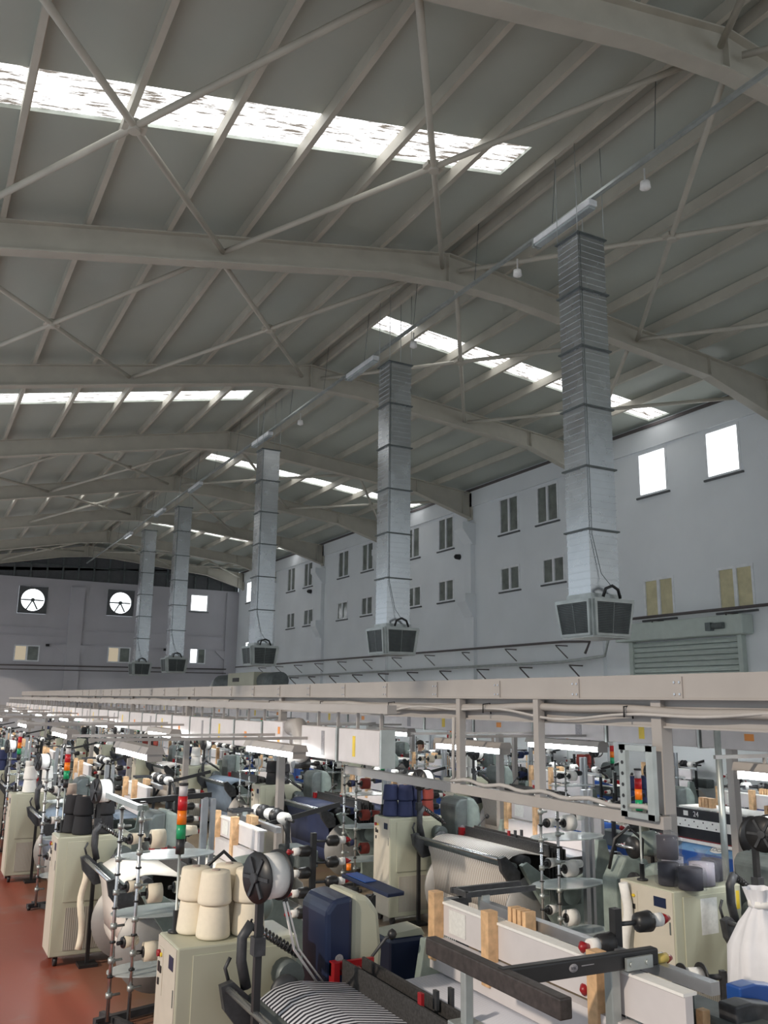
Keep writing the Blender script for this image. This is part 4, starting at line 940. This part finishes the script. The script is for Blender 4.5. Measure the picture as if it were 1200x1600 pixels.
# ---------------------------------------------------------------- worker far behind
t = thing('person', (13.08, 22.15, 0), -.6)
def skin(name, verts, edges, radii, mtl, parent, sub=2):
    me = bpy.data.meshes.new(name); me.from_pydata(verts, edges, []); o = bpy.data.objects.new(name, me); COL.objects.link(o); o.parent = parent
    md = o.modifiers.new('skin', 'SKIN'); md.use_smooth_shade = True
    for v, r in zip(me.skin_vertices[0].data, radii): v.radius = (r, r) if not isinstance(r, tuple) else r
    me.skin_vertices[0].data[0].use_root = True
    s_ = o.modifiers.new('sub', 'SUBSURF'); s_.levels = sub; s_.render_levels = sub; me.materials.append(mtl); return o
V = [(0, 0, .95), (0, 0, 1.15), (0, .01, 1.38), (0, .0, 1.50), (0, -.01, 1.58), (0, -.02, 1.66), (0, -.015, 1.73),
     (-.19, 0, 1.42), (-.27, -.04, 1.17), (-.20, -.27, 1.08), (-.17, -.36, 1.07), (.19, 0, 1.42), (.27, -.04, 1.17), (.20, -.27, 1.08), (.17, -.36, 1.07),
     (-.10, 0, .88), (-.11, -.01, .48), (-.12, .01, .08), (-.12, -.14, .04), (.10, 0, .88), (.11, -.01, .48), (.12, .01, .08), (.12, -.14, .04)]
for hx, hy, sg in ((-.17, -.36, 1), (.17, -.36, -1)):
    b0 = len(V)
    for q in range(4): V += [(hx-.03+q*.02, hy-.06, 1.065), (hx-.03+q*.02, hy-.10-.008*(q in (1, 2)), 1.055)]
    V += [(hx+.045*sg, hy-.02, 1.07)]
Ed = [(0, 1), (1, 2), (2, 3), (3, 4), (4, 5), (5, 6), (2, 7), (7, 8), (8, 9), (9, 10), (2, 11), (11, 12), (12, 13), (13, 14), (0, 15), (15, 16), (16, 17), (17, 18), (0, 19), (19, 20), (20, 21), (21, 22)]
for base, h in ((23, 10), (32, 14)):
    for q in range(4): Ed += [(h, base+2*q), (base+2*q, base+2*q+1)]
    Ed += [(h, base+8)]
Rr = [.14, .13, (.17, .12), .06, .065, (.085, .10), .07, .06, .045, .035, .028, .06, .045, .035, .028, .10, .065, .045, .04, .10, .065, .045, .04]+[.009]*18
skin('body', V, Ed, Rr, K['skin'], t)
skin('shirt', [(0, 0, .92), (0, 0, 1.15), (0, .01, 1.38), (0, 0, 1.46), (-.19, 0, 1.42), (-.26, -.03, 1.2), (.19, 0, 1.42), (.26, -.03, 1.2)], [(0, 1), (1, 2), (2, 3), (2, 4), (4, 5), (2, 6), (6, 7)], [.155, .145, (.185, .135), .07, .075, .06, .075, .06], K['shirt'], t)
skin('trousers', [(0, 0, .95), (-.10, 0, .86), (-.11, -.01, .48), (-.12, .01, .12), (.10, 0, .86), (.11, -.01, .48), (.12, .01, .12)], [(0, 1), (1, 2), (2, 3), (0, 4), (4, 5), (5, 6)], [.15, .115, .08, .06, .115, .08, .06], K['trousers'], t)
MB().lathe([(.095, .0), (.105, .05), (.085, .10), (.02, .125)], (0, .012, 1.70), n=16).build('hair', K['hair'], t)
b = MB(); b.prism([(-.012, 1.63), (.012, 1.63), (.006, 1.67), (-.006, 1.67)], -.145, -.11); b.build('nose', K['skin'], t)
for s in (-.032, .032): MB().cyl((s, -.112, 1.675), (s, -.118, 1.675), .010, n=8).build('eye', K['black'], t)
MB().box(-.022, .022, -.118, -.108, 1.600, 1.607).build('mouth', K['red'], t)
tag(t, 'person in a pale blue shirt standing among the far machines', 'person')
